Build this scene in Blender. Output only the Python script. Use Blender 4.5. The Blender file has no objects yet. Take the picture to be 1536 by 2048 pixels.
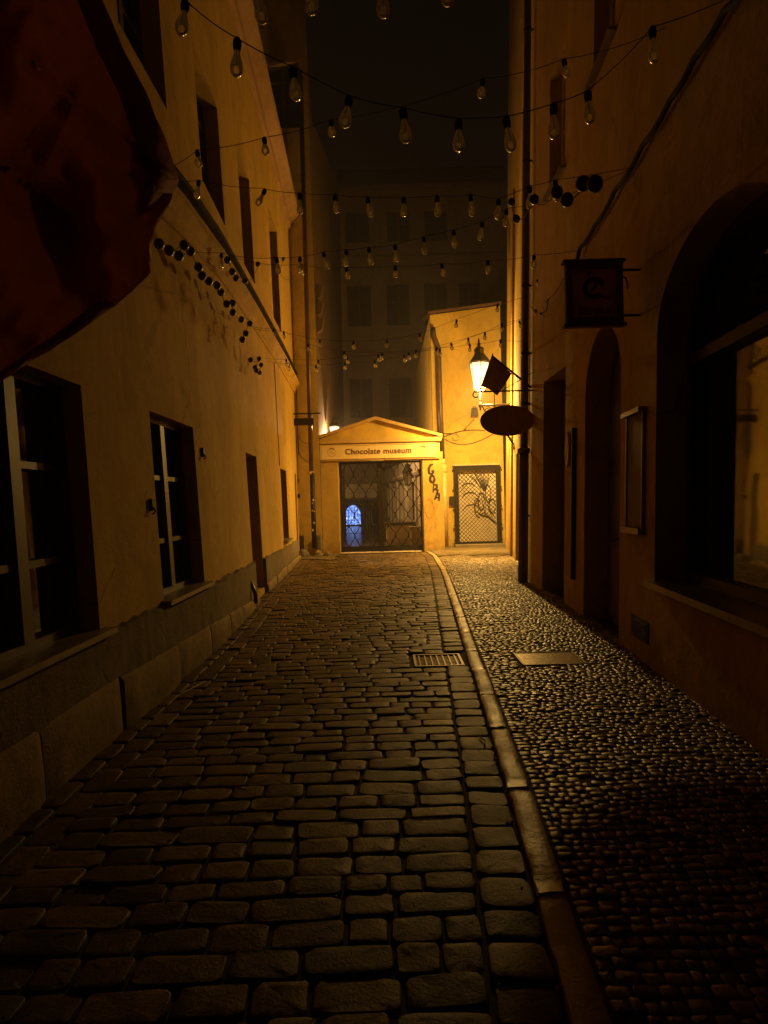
import bpy, math, random
import numpy as np
random.seed(7); rng = np.random.default_rng(7)
S = bpy.context.scene
COL = S.collection
PI = math.pi

# ------------------------------------------------------------------ camera
F, PITCH, ROLL, H = 1250.0, math.radians(-0.96), math.radians(1.5), 1.55
cam = bpy.data.cameras.new("camera"); cam_o = bpy.data.objects.new("camera", cam); COL.objects.link(cam_o)
cam.sensor_fit = 'VERTICAL'; cam.sensor_height = 36.0; cam.lens = F / 2048 * 36.0
cam.clip_start = 0.05; cam.clip_end = 500
fwd = np.array([0, math.cos(PITCH), math.sin(PITCH)])
r0 = np.array([1.0, 0, 0]); u0 = np.cross(r0, fwd)
rgt = r0 * math.cos(ROLL) - u0 * math.sin(ROLL); upv = u0 * math.cos(ROLL) + r0 * math.sin(ROLL)
from mathutils import Matrix, Vector
m = Matrix(((rgt[0], upv[0], -fwd[0], 0), (rgt[1], upv[1], -fwd[1], 0), (rgt[2], upv[2], -fwd[2], H), (0, 0, 0, 1)))
cam_o.matrix_world = m
S.camera = cam_o

# ------------------------------------------------------------------ world, exposure
W_ = bpy.data.worlds.new("World"); S.world = W_; W_.use_nodes = True
bg = W_.node_tree.nodes['Background']; bg.inputs[0].default_value = (0.0012, 0.0010, 0.0008, 1); bg.inputs[1].default_value = 1.0
S.view_settings.view_transform = 'Standard'; S.view_settings.look = 'None'
S.view_settings.exposure = 0.0; S.view_settings.gamma = 1.0
S.cycles.max_bounces = 6; S.cycles.diffuse_bounces = 4; S.cycles.glossy_bounces = 3
S.cycles.transparent_max_bounces = 16; S.cycles.sample_clamp_indirect = 3.0
S.cycles.caustics_reflective = False; S.cycles.caustics_refractive = False
LAMP_W = 900.0; LAMP_DOWN = 4000.0

# ------------------------------------------------------------------ survey helpers (pixel of the photo -> point at a real depth)
def ray(u, v): return fwd + rgt * (u - 768) / F - upv * (v - 1024) / F
def at(u, v, Y):
    d = ray(u, v); d = d * (Y / d[1]); return np.array([d[0], Y, d[2] + H])
def on_line(u, v, P, Q):
    d = ray(u, v); nx, ny = Q[1] - P[1], -(Q[0] - P[0])
    t = (nx * P[0] + ny * P[1]) / (nx * d[0] + ny * d[1]); return d * t + np.array([0, 0, H])
LP = [(-1.9, -4), (-1.9, 7), (-2.12, 10.8), (-2.3, 15), (-2.5, 18.4), (-2.5, 40)]
RP = [(1.75, -4), (2.0, 2.0), (2.38, 6.4), (2.55, 9), (2.55, 11), (3.85, 20), (5, 30)]
bL, bR = .045, .03
def XL(y): return float(np.interp(y, [p[1] for p in LP], [p[0] for p in LP]))
def XR(y): return float(np.interp(y, [p[1] for p in RP], [p[0] for p in RP]))
def lean(y): return float(np.interp(y, [8, 18], [bL, .008]))   # the old wall leans back most at the near end
def WL(y, z, n=0): return (XL(y) - lean(y) * z - n, y, z)
def WR(y, z, n=0): return (XR(y) + bR * z + n, y, z)
def LW(u, v, n=0):
    d = ray(u, v); lo, hi = .3, 60
    for _ in range(40):
        mm = (lo + hi) / 2; x = d[0] * mm / d[1]; z = H + d[2] * mm / d[1]
        if x > XL(mm) - lean(mm) * z - n: lo = mm
        else: hi = mm
    return at(u, v, lo)
def RW(u, v, n=0):
    d = ray(u, v); lo, hi = .3, 60
    for _ in range(40):
        mm = (lo + hi) / 2; x = d[0] * mm / d[1]; z = H + d[2] * mm / d[1]
        if x < XR(mm) + bR * z + n: lo = mm
        else: hi = mm
    return at(u, v, lo)

# ------------------------------------------------------------------ materials
def new_mat(name):
    mt = bpy.data.materials.new(name); mt.use_nodes = True; nt = mt.node_tree
    return mt, nt, nt.nodes['Principled BSDF']
def N(nt, t, **kw):
    n = nt.nodes.new(t)
    for k, v in kw.items(): setattr(n, k, v)
    return n
def ramp(nt, stops):
    r = N(nt, 'ShaderNodeValToRGB'); e = r.color_ramp.elements
    while len(e) < len(stops): e.new(0.5)
    for i, (p, c) in enumerate(stops): e[i].position = p; e[i].color = (*c, 1) if len(c) == 3 else c
    return r
def noise(nt, co, scale, detail=5, rough=.6, dist=0.0):
    n = N(nt, 'ShaderNodeTexNoise'); n.inputs['Scale'].default_value = scale; n.inputs['Detail'].default_value = detail
    n.inputs['Roughness'].default_value = rough; n.inputs['Distortion'].default_value = dist
    nt.links.new(co, n.inputs['Vector']); return n
def mixc(nt, fac, a, b, mode='MIX'):
    mx = N(nt, 'ShaderNodeMix', data_type='RGBA', blend_type=mode)
    for idx, val in ((0, fac), (6, a), (7, b)):
        if isinstance(val, (int, float)): mx.inputs[idx].default_value = val
        elif isinstance(val, tuple): mx.inputs[idx].default_value = (*val, 1)
        else: nt.links.new(val, mx.inputs[idx])
    return mx.outputs[2]
def geo(nt): return N(nt, 'ShaderNodeNewGeometry').outputs['Position']
def bump(nt, b, h, strength=.3, dist=.02, prev=None):
    bp = N(nt, 'ShaderNodeBump'); bp.inputs['Strength'].default_value = strength; bp.inputs['Distance'].default_value = dist
    nt.links.new(h, bp.inputs['Height'])
    if prev is not None: nt.links.new(prev.outputs[0], bp.inputs['Normal'])
    nt.links.new(bp.outputs[0], b.inputs['Normal']); return bp
def plaster(name, base, dirt=(.30, .2, .07), patch=.5, rough=.85, fine=.25, stretch=(1, 1, .35)):
    mt, nt, b = new_mat(name); p = geo(nt)
    mp = N(nt, 'ShaderNodeMapping'); mp.inputs['Scale'].default_value = stretch; nt.links.new(p, mp.inputs[0])
    n1 = noise(nt, mp.outputs[0], .9, 6, .62, .6); n2 = noise(nt, p, 5.5, 6, .7, .3); n3 = noise(nt, p, 45, 4, .7); n4 = noise(nt, mp.outputs[0], 2.6, 8, .72, 1.2)
    r1 = ramp(nt, [(.38, (0, 0, 0)), (.68, (1, 1, 1))]); nt.links.new(n1.outputs[0], r1.inputs[0])
    c1 = mixc(nt, r1.outputs[0], tuple(x * .78 for x in base), tuple(min(1, x * 1.1) for x in base))
    r2 = ramp(nt, [(.5, (0, 0, 0)), (.72, (patch, patch, patch))]); nt.links.new(n4.outputs[0], r2.inputs[0])
    c2 = mixc(nt, r2.outputs[0], c1, dirt)
    r3 = ramp(nt, [(.3, (.86, .86, .86)), (.7, (1.05, 1.05, 1.05))]); nt.links.new(n2.outputs[0], r3.inputs[0])
    c3 = mixc(nt, 1.0, c2, r3.outputs[0], 'MULTIPLY')
    # grime low down, where rain splashes the foot of the wall
    sep = N(nt, 'ShaderNodeSeparateXYZ'); nt.links.new(p, sep.inputs[0])
    ad = N(nt, 'ShaderNodeMath', operation='MULTIPLY_ADD'); nt.links.new(n2.outputs[0], ad.inputs[0]); ad.inputs[1].default_value = 1.1; nt.links.new(sep.outputs[2], ad.inputs[2])
    r4 = ramp(nt, [(.42, (.75, .75, .75)), (.95, (0, 0, 0))]); nt.links.new(ad.outputs[0], r4.inputs[0])
    c4 = mixc(nt, r4.outputs[0], c3, tuple(x * .6 for x in dirt))
    vc = N(nt, 'ShaderNodeTexVoronoi', feature='DISTANCE_TO_EDGE'); vc.inputs['Scale'].default_value = .55
    dv = mixc(nt, .12, p, n2.outputs['Color'], 'ADD'); nt.links.new(dv, vc.inputs['Vector'])
    cr = ramp(nt, [(0, (1, 1, 1)), (.006, (0, 0, 0))]); nt.links.new(vc.outputs['Distance'], cr.inputs[0])
    cm = ramp(nt, [(.52, (0, 0, 0)), (.6, (.7, .7, .7))]); nt.links.new(n1.outputs[0], cm.inputs[0])
    cf = mixc(nt, 1.0, cr.outputs[0], cm.outputs[0], 'MULTIPLY'); c4 = mixc(nt, cf, c4, tuple(x * .35 for x in dirt))
    n5 = noise(nt, p, 1.1, 7, .55, .8); r5 = ramp(nt, [(.6, (0, 0, 0)), (.615, (.45, .45, .45))]); nt.links.new(n5.outputs[0], r5.inputs[0])
    c4 = mixc(nt, r5.outputs[0], c4, tuple(x * .62 for x in base))
    nt.links.new(c4, b.inputs['Base Color']); b.inputs['Roughness'].default_value = rough
    b.inputs['Specular IOR Level'].default_value = .25
    bp = bump(nt, b, n2.outputs[0], .35, .03); bump(nt, b, n3.outputs[0], fine, .006, bp)
    return mt
def simple(name, col, rough=.6, metal=0, var=.25, bscale=30, bstr=.15, spec=.5):
    mt, nt, b = new_mat(name); p = geo(nt); n1 = noise(nt, p, bscale * .25, 5, .65); n2 = noise(nt, p, bscale, 4, .6)
    r1 = ramp(nt, [(.3, tuple(x * (1 - var) for x in col)), (.7, tuple(min(1, x * (1 + var)) for x in col))]); nt.links.new(n1.outputs[0], r1.inputs[0])
    nt.links.new(r1.outputs[0], b.inputs['Base Color']); b.inputs['Roughness'].default_value = rough; b.inputs['Metallic'].default_value = metal
    b.inputs['Specular IOR Level'].default_value = spec
    bump(nt, b, n2.outputs[0], bstr, .004); return mt
def stone_mat(name, dark, light, rough=(.3, .6), bs=60, bstr=.5, spec=.6, bd=.004):
    mt, nt, b = new_mat(name); p = geo(nt); g = N(nt, 'ShaderNodeNewGeometry')
    ri = ramp(nt, [(0, dark), (.55, tuple((a + c) / 2 for a, c in zip(dark, light))), (1, light)]); nt.links.new(g.outputs['Random Per Island'], ri.inputs[0])
    n1 = noise(nt, p, 9, 6, .7); r1 = ramp(nt, [(.3, (.7, .7, .7)), (.7, (1.15, 1.15, 1.15))]); nt.links.new(n1.outputs[0], r1.inputs[0])
    c = mixc(nt, 1.0, ri.outputs[0], r1.outputs[0], 'MULTIPLY'); nt.links.new(c, b.inputs['Base Color'])
    n2 = noise(nt, p, bs, 5, .65); n3 = noise(nt, p, 3, 4, .6)
    rr = ramp(nt, [(.3, (rough[0],) * 3), (.7, (rough[1],) * 3)]); nt.links.new(n3.outputs[0], rr.inputs[0]); nt.links.new(rr.outputs[0], b.inputs['Roughness'])
    b.inputs['Specular IOR Level'].default_value = spec
    bump(nt, b, n2.outputs[0], bstr, bd); return mt

M = {}
M['ochre'] = plaster('ochre_plaster', (.55, .36, .07), (.34, .2, .05), .55)
M['ochre_end'] = plaster('lamplit_ochre_plaster', (.68, .46, .08), (.40, .24, .06), .45)  # lighter ochre near the lamp, part of the light's falloff put into colour
M['cream'] = plaster('cream_plaster', (.62, .42, .13), (.36, .24, .08), .3)
M['brown'] = plaster('brown_plaster', (.40, .25, .12), (.22, .14, .06), .5)
M['bark'] = simple('dark_window_wood', (.045, .03, .018), .8, 0, .2, 25, .1)
M['dimmed'] = plaster('dimmed_plaster', (.12, .08, .042), (.07, .05, .03), .5)  # side wall and corbels darkened in colour to hold back lantern glow
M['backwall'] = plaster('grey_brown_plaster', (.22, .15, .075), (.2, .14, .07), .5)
M['pale'] = plaster('pale_plaster', (.66, .56, .36), (.4, .3, .16), .35)
M['plinth'] = plaster('rough_mortar', (.22, .17, .10), (.10, .08, .045), .7, .95, .9, (1, 1, 1))
M['block'] = plaster('plinth_stone', (.32, .23, .10), (.2, .15, .07), .6, .9, .6, (1, 1, 1))
M['sign_board'] = simple('sign_board_paint', (.76, .58, .24), .5, 0, .06, 12, .03)
M['iron'] = simple('black_iron', (.018, .014, .011), .6, .1, .3, 60, .3, .3)
M['gate_iron'] = simple('gate_iron', (.012, .009, .007), .7, 0, .3, 60, .3, .15)
M['ledge'] = simple('tarred_ledge', (.03, .02, .012), .9, 0, .3, 20, .3, .1)
M['bronze'] = simple('glare_lifted_metal', (.42, .27, .15), .7, .0, .2, 40, .15)  # base colour lifted so the oval sign carries the lamp's glare
M['frame_wood'] = simple('painted_window_wood', (.06, .036, .018), .5, 0, .2, 25, .2)
M['dark_wood'] = simple('dark_door_wood', (.055, .035, .02), .5, 0, .35, 20, .3)
M['brown_wood'] = simple('brown_door_wood', (.10, .06, .028), .6, 0, .3, 20, .3)
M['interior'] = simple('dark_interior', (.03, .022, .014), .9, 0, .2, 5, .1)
#M['curtain'] = simple('pale_curtain', (.32, .22, .13), .9, 0, .15, 12, .2)
M['pipe_light'] = simple('pale_painted_pipe', (.62, .44, .16), .4, 0, .2, 14, .2)
M['pipe_dark'] = simple('dark_copper_pipe', (.10, .065, .035), .4, .4, .3, 14, .2)
M['lintel'] = simple('whitewashed_trim', (.62, .48, .26), .7, 0, .15, 20, .2)
M['roof'] = simple('clay_roof', (.12, .06, .035), .8, 0, .4, 8, .6)
M['text'] = simple('dark_red_lettering', (.10, .018, .012), .6, 0, .05, 30, .02)
M['logo'] = simple('faded_gold_print', (.42, .27, .06), .6, 0, .05, 30, .02)
M['black_paint'] = simple('black_spray_paint', (.02, .014, .01), .6, 0, .3, 40, .02)
M['red_paint'] = simple('thin_red_spray_paint', (.38, .13, .03), .7, 0, .2, 40, .02)
M['panel_white'] = simple('whitish_door_panel', (.78, .66, .46), .45, 0, .12, 10, .1)
M['step'] = simple('worn_step_stone', (.22, .17, .09), .6, 0, .35, 14, .6)
M['sill_metal'] = simple('sheet_zinc', (.22, .17, .11), .45, .4, .2, 20, .1)
M['cable'] = simple('black_cable', (.02, .015, .012), .9, 0, .2, 60, .1)
M['disc'] = simple('smoked_globe', (.09, .05, .03), .3, 0, .2, 60, .02)
M['sticker'] = simple('paper_sticker', (.75, .68, .55), .7, 0, .15, 60, .02)
M['leaf'] = simple('dry_litter', (.30, .2, .09), .8, 0, .4, 60, .3)
M['poster'] = simple('printed_poster', (.12, .06, .035), .7, 0, .35, 9, .02)
M['poster_frame'] = simple('steel_frame', (.3, .24, .16), .5, .4, .1, 30, .02)
M['flag_brown'] = simple('brown_flag_cloth', (.34, .23, .15), .85, 0, .12, 40, .2)
M['sett'] = stone_mat('granite_sett', (.062, .038, .015), (.165, .105, .042), (.44, .6), 70, .9, spec=.17)
M['mosaic'] = stone_mat('small_paving_stone', (.08, .054, .023), (.36, .25, .10), (.28, .46), 90, .5, spec=.42)
M['kerb'] = stone_mat('granite_kerb', (.32, .23, .10), (.46, .34, .14), (.32, .58), 34, 1.0, spec=.45, bd=.005)
M['earth'] = simple('joint_soil', (.035, .026, .014), .95, 0, .5, 40, .8)
M['apron'] = plaster('worn_concrete', (.26, .19, .09), (.10, .075, .035), .8, .55, .8, (1, 1, 1))

def red_cloth():
    mt, nt, b = new_mat('red_cloth'); p = geo(nt); n1 = noise(nt, p, 3, 5, .6, .4)
    r = ramp(nt, [(.35, (.36, .10, .045)), (.7, (.5, .18, .08))]); nt.links.new(n1.outputs[0], r.inputs[0])
    w = N(nt, 'ShaderNodeTexWave'); w.inputs['Scale'].default_value = 160; nt.links.new(p, w.inputs[0])
    nt.links.new(r.outputs[0], b.inputs['Base Color']); b.inputs['Roughness'].default_value = .72
    bump(nt, b, n1.outputs[0], .6, .05)
    tr = N(nt, 'ShaderNodeBsdfTranslucent'); tr.inputs[0].default_value = (.80, .42, .22, 1)
    mx = N(nt, 'ShaderNodeMixShader'); mx.inputs[0].default_value = .42
    nt.links.new(b.outputs[0], mx.inputs[1]); nt.links.new(tr.outputs[0], mx.inputs[2]); nt.links.new(mx.outputs[0], nt.nodes['Material Output'].inputs[0])
    return mt
M['red'] = red_cloth()
def thin_glass(name, tint=(1, .95, .85), diff=.08, rough=.06, dcol=(.6, .5, .25)):
    mt = bpy.data.materials.new(name); mt.use_nodes = True; nt = mt.node_tree; nt.nodes.clear()
    out = N(nt, 'ShaderNodeOutputMaterial'); t = N(nt, 'ShaderNodeBsdfTransparent'); t.inputs[0].default_value = (*tint, 1)
    g = N(nt, 'ShaderNodeBsdfGlossy'); g.inputs['Roughness'].default_value = rough; d = N(nt, 'ShaderNodeBsdfTranslucent'); d.inputs[0].default_value = (*dcol, 1)
    fr = N(nt, 'ShaderNodeFresnel'); fr.inputs[0].default_value = 2.2
    m1 = N(nt, 'ShaderNodeMixShader'); nt.links.new(fr.outputs[0], m1.inputs[0]); nt.links.new(t.outputs[0], m1.inputs[1]); nt.links.new(g.outputs[0], m1.inputs[2])
    m2 = N(nt, 'ShaderNodeMixShader'); m2.inputs[0].default_value = diff; nt.links.new(m1.outputs[0], m2.inputs[1]); nt.links.new(d.outputs[0], m2.inputs[2])
    nt.links.new(m2.outputs[0], out.inputs[0]); return mt
M['bulb'] = thin_glass('clear_bulb_glass', diff=.15, rough=.12, dcol=(.95, .85, .6))
def pane_glass():
    mt, nt, b = new_mat('window_glass'); b.inputs['Base Color'].default_value = (.012, .009, .006, 1); b.inputs['Roughness'].default_value = .04
    b.inputs['IOR'].default_value = 1.75; p = geo(nt); n = noise(nt, p, 1.5, 2, .5); bump(nt, b, n.outputs[0], .12, .01); return mt
M['glass'] = pane_glass()
def emit(name, col, st, mixt=None):
    mt = bpy.data.materials.new(name); mt.use_nodes = True; nt = mt.node_tree; nt.nodes.clear()
    out = N(nt, 'ShaderNodeOutputMaterial'); e = N(nt, 'ShaderNodeEmission'); e.inputs[0].default_value = (*col, 1); e.inputs[1].default_value = st
    if mixt is None: nt.links.new(e.outputs[0], out.inputs[0])
    else:
        t = N(nt, 'ShaderNodeBsdfTransparent'); mx = N(nt, 'ShaderNodeMixShader'); mx.inputs[0].default_value = mixt
        nt.links.new(t.outputs[0], mx.inputs[1]); nt.links.new(e.outputs[0], mx.inputs[2]); nt.links.new(mx.outputs[0], out.inputs[0])
    return mt
LCOL = (1.0, .60, .16)
M['mantle'] = emit('gas_mantle', (1, .72, .36), 30)
M['lit_pane'] = emit('lit_lantern_glass', (1, .74, .34), 6.0, .32)
M['yard_pane'] = emit('lit_yard_lantern_glass', (1, .86, .6), 4.0, .3)
def blue_screen():
    mt = bpy.data.materials.new('lit_blue_window'); mt.use_nodes = True; nt = mt.node_tree; nt.nodes.clear(); p = geo(nt)
    v = N(nt, 'ShaderNodeTexVoronoi'); v.inputs['Scale'].default_value = 7; nt.links.new(p, v.inputs['Vector'])
    n = noise(nt, p, 5, 4, .7)
    r = ramp(nt, [(.3, (.02, .05, .2)), (.5, (.10, .22, .75)), (.66, (.55, .75, 1))]); nt.links.new(n.outputs[0], r.inputs[0])
    c = mixc(nt, .5, r.outputs[0], v.outputs['Distance'], 'MULTIPLY'); c = mixc(nt, .5, r.outputs[0], c)
    e = N(nt, 'ShaderNodeEmission'); nt.links.new(c, e.inputs[0]); e.inputs[1].default_value = 2.2
    nt.links.new(e.outputs[0], N(nt, 'ShaderNodeOutputMaterial').inputs[0]); return mt
M['blue'] = blue_screen()
def wet_floor():
    mt, nt, b = new_mat('polished_yard_paving'); p = geo(nt); br = N(nt, 'ShaderNodeTexBrick'); br.inputs['Scale'].default_value = 2.2
    br.inputs['Color1'].default_value = (.10, .085, .065, 1); br.inputs['Color2'].default_value = (.15, .12, .09, 1); br.inputs['Mortar'].default_value = (.03, .025, .018, 1)
    br.inputs['Mortar Size'].default_value = .02; nt.links.new(p, br.inputs['Vector']); nt.links.new(br.outputs[0], b.inputs['Base Color'])
    b.inputs['Roughness'].default_value = .22; n = noise(nt, p, 12, 4, .6); bump(nt, b, n.outputs[0], .12, .01); return mt
M['yard'] = wet_floor()

# ------------------------------------------------------------------ mesh builder
ORG = {}
class MB:
    def __init__(s): s.v = []; s.f = []
    def add(s, vs, fs):
        o = len(s.v); s.v += [tuple(map(float, p)) for p in vs]; s.f += [tuple(o + i for i in f) for f in fs]; return s
    def quad(s, a, b, c, d): return s.add([a, b, c, d], [(0, 1, 2, 3)])
    def box(s, p0, p1, bev=0.0):
        x0, y0, z0 = [min(a, b) for a, b in zip(p0, p1)]; x1, y1, z1 = [max(a, b) for a, b in zip(p0, p1)]
        e = min(bev, (x1 - x0) / 2.5, (y1 - y0) / 2.5, (z1 - z0) / 2.5)
        if e <= 0:
            return s.add([(x0, y0, z0), (x1, y0, z0), (x1, y1, z0), (x0, y1, z0), (x0, y0, z1), (x1, y0, z1), (x1, y1, z1), (x0, y1, z1)],
                         [(0, 3, 2, 1), (4, 5, 6, 7), (0, 1, 5, 4), (1, 2, 6, 5), (2, 3, 7, 6), (3, 0, 4, 7)])
        def ring(z, i): return [(x0 + i, y0 + i, z), (x1 - i, y0 + i, z), (x1 - i, y1 - i, z), (x0 + i, y1 - i, z)]
        def oct_(z, i):
            return [(x0 + e + 0, y0 + i, z), (x1 - e, y0 + i, z), (x1 - i, y0 + e, z), (x1 - i, y1 - e, z), (x1 - e, y1 - i, z), (x0 + e, y1 - i, z), (x0 + i, y1 - e, z), (x0 + i, y0 + e, z)]
        vs = oct_(z0, e) + oct_(z0 + e, 0) + oct_(z1 - e, 0) + oct_(z1, e); fs = []
        for k in range(3):
            for i in range(8): j = (i + 1) % 8; fs.append((k * 8 + i, k * 8 + j, k * 8 + 8 + j, k * 8 + 8 + i))
        fs += [tuple(range(7, -1, -1)), tuple(range(24, 32))]
        return s.add(vs, fs)
    def hexa(s, p):  # 8 points, bottom 4 then top 4
        return s.add(p, [(0, 3, 2, 1), (4, 5, 6, 7), (0, 1, 5, 4), (1, 2, 6, 5), (2, 3, 7, 6), (3, 0, 4, 7)])
    def prism(s, poly, d):  # poly: list of 3d points, extruded by vector d
        n = len(poly); q = [tuple(a + b for a, b in zip(p, d)) for p in poly]
        return s.add(list(poly) + q, [tuple(range(n)), tuple(range(2 * n - 1, n - 1, -1))] + [(i, n + i, n + (i + 1) % n, (i + 1) % n) for i in range(n)])
    def tube(s, pts, r, seg=8, cap=True):
        pts = [np.array(p, float) for p in pts]; n = len(pts)
        rs = r if isinstance(r, (list, tuple)) else [r] * n
        prev = None; rings = []
        for i in range(n):
            t = pts[min(i + 1, n - 1)] - pts[max(i - 1, 0)]; t = t / (np.linalg.norm(t) + 1e-12)
            if prev is None:
                a = np.array([0, 0, 1.0]) if abs(t[2]) < .9 else np.array([1.0, 0, 0]); u = np.cross(t, a)
            else: u = prev - t * (prev @ t)
            u /= np.linalg.norm(u) + 1e-12; prev = u; w = np.cross(t, u)
            rings.append([tuple(pts[i] + rs[i] * (u * math.cos(2 * PI * k / seg) + w * math.sin(2 * PI * k / seg))) for k in range(seg)])
        vs = [p for rg in rings for p in rg]; fs = []
        for i in range(n - 1):
            for k in range(seg): j = (k + 1) % seg; fs.append((i * seg + k, i * seg + j, (i + 1) * seg + j, (i + 1) * seg + k))
        if cap: fs += [tuple(range(seg - 1, -1, -1)), tuple((n - 1) * seg + k for k in range(seg))]
        return s.add(vs, fs)
    def lathe(s, prof, c=(0, 0, 0), seg=12, rot=0.0):
        vs = [(c[0] + r * math.cos(rot + 2 * PI * k / seg), c[1] + r * math.sin(rot + 2 * PI * k / seg), c[2] + z) for r, z in prof for k in range(seg)]; fs = []
        for i in range(len(prof) - 1):
            for k in range(seg): j = (k + 1) % seg; fs.append((i * seg + k, i * seg + j, (i + 1) * seg + j, (i + 1) * seg + k))
        fs += [tuple(range(seg - 1, -1, -1)), tuple((len(prof) - 1) * seg + k for k in range(seg))]
        return s.add(vs, fs)
    def ribbon(s, pts, w, fn):  # flat painted stroke; pts in 2d, fn maps (a,b) to 3d
        n = len(pts); L_ = []
        for i in range(n):
            a = pts[max(i - 1, 0)]; b = pts[min(i + 1, n - 1)]; dx, dy = b[0] - a[0], b[1] - a[1]; l = math.hypot(dx, dy) + 1e-9
            ww = w * (1 if 0 < i < n - 1 else .6) / 2; L_.append((fn(pts[i][0] - dy / l * ww, pts[i][1] + dx / l * ww), fn(pts[i][0] + dy / l * ww, pts[i][1] - dx / l * ww)))
        for i in range(n - 1): s.quad(L_[i][0], L_[i][1], L_[i + 1][1], L_[i + 1][0])
        return s
    def mesh(s, name, mat, smooth=False, c=(0, 0, 0)):
        me = bpy.data.meshes.new(name); me.from_pydata([(p[0] - c[0], p[1] - c[1], p[2] - c[2]) for p in s.v], [], s.f); me.materials.append(mat)
        if smooth:
            me.polygons.foreach_set('use_smooth', [True] * len(me.polygons))
        me.update(); return me
    def build(s, name, mat, parent=None, smooth=False, label=None):
        a = np.array(s.v); lo, hi = a.min(0), a.max(0); c = ((lo[0] + hi[0]) / 2, (lo[1] + hi[1]) / 2, lo[2])
        o = bpy.data.objects.new(name, s.mesh(name, mat, smooth, c)); COL.objects.link(o); ORG[o.name] = c
        if parent is not None:
            q = ORG[parent.name]; o.parent = parent; o.location = (c[0] - q[0], c[1] - q[1], c[2] - q[2])
        else: o.location = c
        if label: o['label'] = label
        return o
def tag(o, label, cat, group=None, kind=None):
    if label: o['label'] = label
    if cat: o['category'] = cat
    if group: o['group'] = group
    if kind: o['kind'] = kind
    return o
def thing(name, label, cat, loc, group=None):
    o = bpy.data.objects.new(name, None); o.empty_display_size = .1; COL.objects.link(o); o.location = loc; ORG[o.name] = tuple(loc); return tag(o, label, cat, group)
def structure(name, mb, mat, smooth=False): o = mb.build(name, mat, None, smooth); o['kind'] = 'structure'; return o
def bez(p0, p1, p2, n=10): return [tuple((1 - t) ** 2 * a + 2 * t * (1 - t) * b + t * t * c for a, b, c in zip(p0, p1, p2)) for t in [i / n for i in range(n + 1)]]
def text_mesh(txt, size, name, mat, parent, pos, ax=(1, 0, 0), ay=(0, 0, 1), extr=.004, cx=True, bold=0.0, spacing=1.0):
    cu = bpy.data.curves.new(name, 'FONT'); cu.body = txt; cu.size = size; cu.extrude = extr; cu.align_x = 'CENTER' if cx else 'LEFT'; cu.offset = bold; cu.space_character = spacing
    to = bpy.data.objects.new(name + '_tmp', cu); COL.objects.link(to)
    dg = bpy.context.evaluated_depsgraph_get(); me = bpy.data.meshes.new_from_object(to.evaluated_get(dg)); bpy.data.objects.remove(to)
    ax = np.array(ax, float); ay = np.array(ay, float); az = np.cross(ax, ay); mb = MB()
    mb.v = [tuple(np.array(pos) + ax * v.co.x + ay * v.co.y + az * v.co.z) for v in me.vertices]; mb.f = [tuple(p.vertices) for p in me.polygons]
    bpy.data.meshes.remove(me); return mb.build(name, mat, parent)

# ------------------------------------------------------------------ generic facade with openings
def facade(W, y0, y1, ztop, openings, depth, brk=(), zs=None):
    """W(y,z,n) point; openings: dict(y0,y1,z0,z1,rise); returns MB of wall skin + reveals"""
    mb = MB()
    def top(o, y):
        if o.get('rise', 0) <= 0: return o['z1']
        c = (o['y0'] + o['y1']) / 2; a = (o['y1'] - o['y0']) / 2; return o['z1'] - o['rise'] + o['rise'] * math.sqrt(max(0, 1 - ((y - c) / a) ** 2))
    ys = set([y0, y1] + [b for b in brk if y0 < b < y1])
    for o in openings:
        ys |= {o['y0'], o['y1']}
        if o.get('rise', 0) > 0:
            c = (o['y0'] + o['y1']) / 2; a = (o['y1'] - o['y0']) / 2
            for k in range(1, 24): ys.add(c - a * math.cos(PI * k / 24))
    ys = sorted(ys)
    for a, b in zip(ys[:-1], ys[1:]):
        if b - a < 1e-6: continue
        mid = (a + b) / 2; ops = sorted([o for o in openings if o['y0'] < mid < o['y1']], key=lambda o: o['z0'])
        za, zb = 0.0, 0.0
        for o in ops:
            if o['z0'] > 0.001: mb.quad(W(a, za, 0), W(b, zb, 0), W(b, o['z0'], 0), W(a, o['z0'], 0))
            za, zb = top(o, a), top(o, b)
            d = o.get('depth', depth)
            mb.quad(W(a, za, 0), W(b, zb, 0), W(b, zb, d), W(a, za, d))
            if o['z0'] > 0.001: mb.quad(W(a, o['z0'], 0), W(b, o['z0'], 0), W(b, o['z0'], d), W(a, o['z0'], d))
        mb.quad(W(a, za, 0), W(b, zb, 0), W(b, ztop(b), 0), W(a, ztop(a), 0))
    for o in openings:
        d = o.get('depth', depth)
        for y in (o['y0'], o['y1']): mb.quad(W(y, o['z0'], 0), W(y, o['z0'], d), W(y, top(o, y), d), W(y, top(o, y), 0))
    return mb
def wslab(mb, W, y0, y1, z0, z1, n0, n1):  # box in facade coordinates
    return mb.hexa([W(y0, z0, n0), W(y1, z0, n0), W(y1, z0, n1), W(y0, z0, n1), W(y0, z1, n0), W(y1, z1, n0), W(y1, z1, n1), W(y0, z1, n1)])
def wstrip(mb, W, y0, y1, zf, prof, step=.6):  # moulding: profile (n,dz) swept along y, zf(y) base height
    k = max(2, int((y1 - y0) / step)); ys = [y0 + (y1 - y0) * i / k for i in range(k + 1)]; np_ = len(prof)
    vs = [W(y, zf(y) + dz, n) for y in ys for n, dz in prof]; fs = []
    for i in range(k):
        for j in range(np_ - 1): fs.append((i * np_ + j, i * np_ + j + 1, (i + 1) * np_ + j + 1, (i + 1) * np_ + j))
    fs += [tuple(range(np_)), tuple(k * np_ + j for j in range(np_ - 1, -1, -1))]
    return mb.add(vs, fs)

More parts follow.
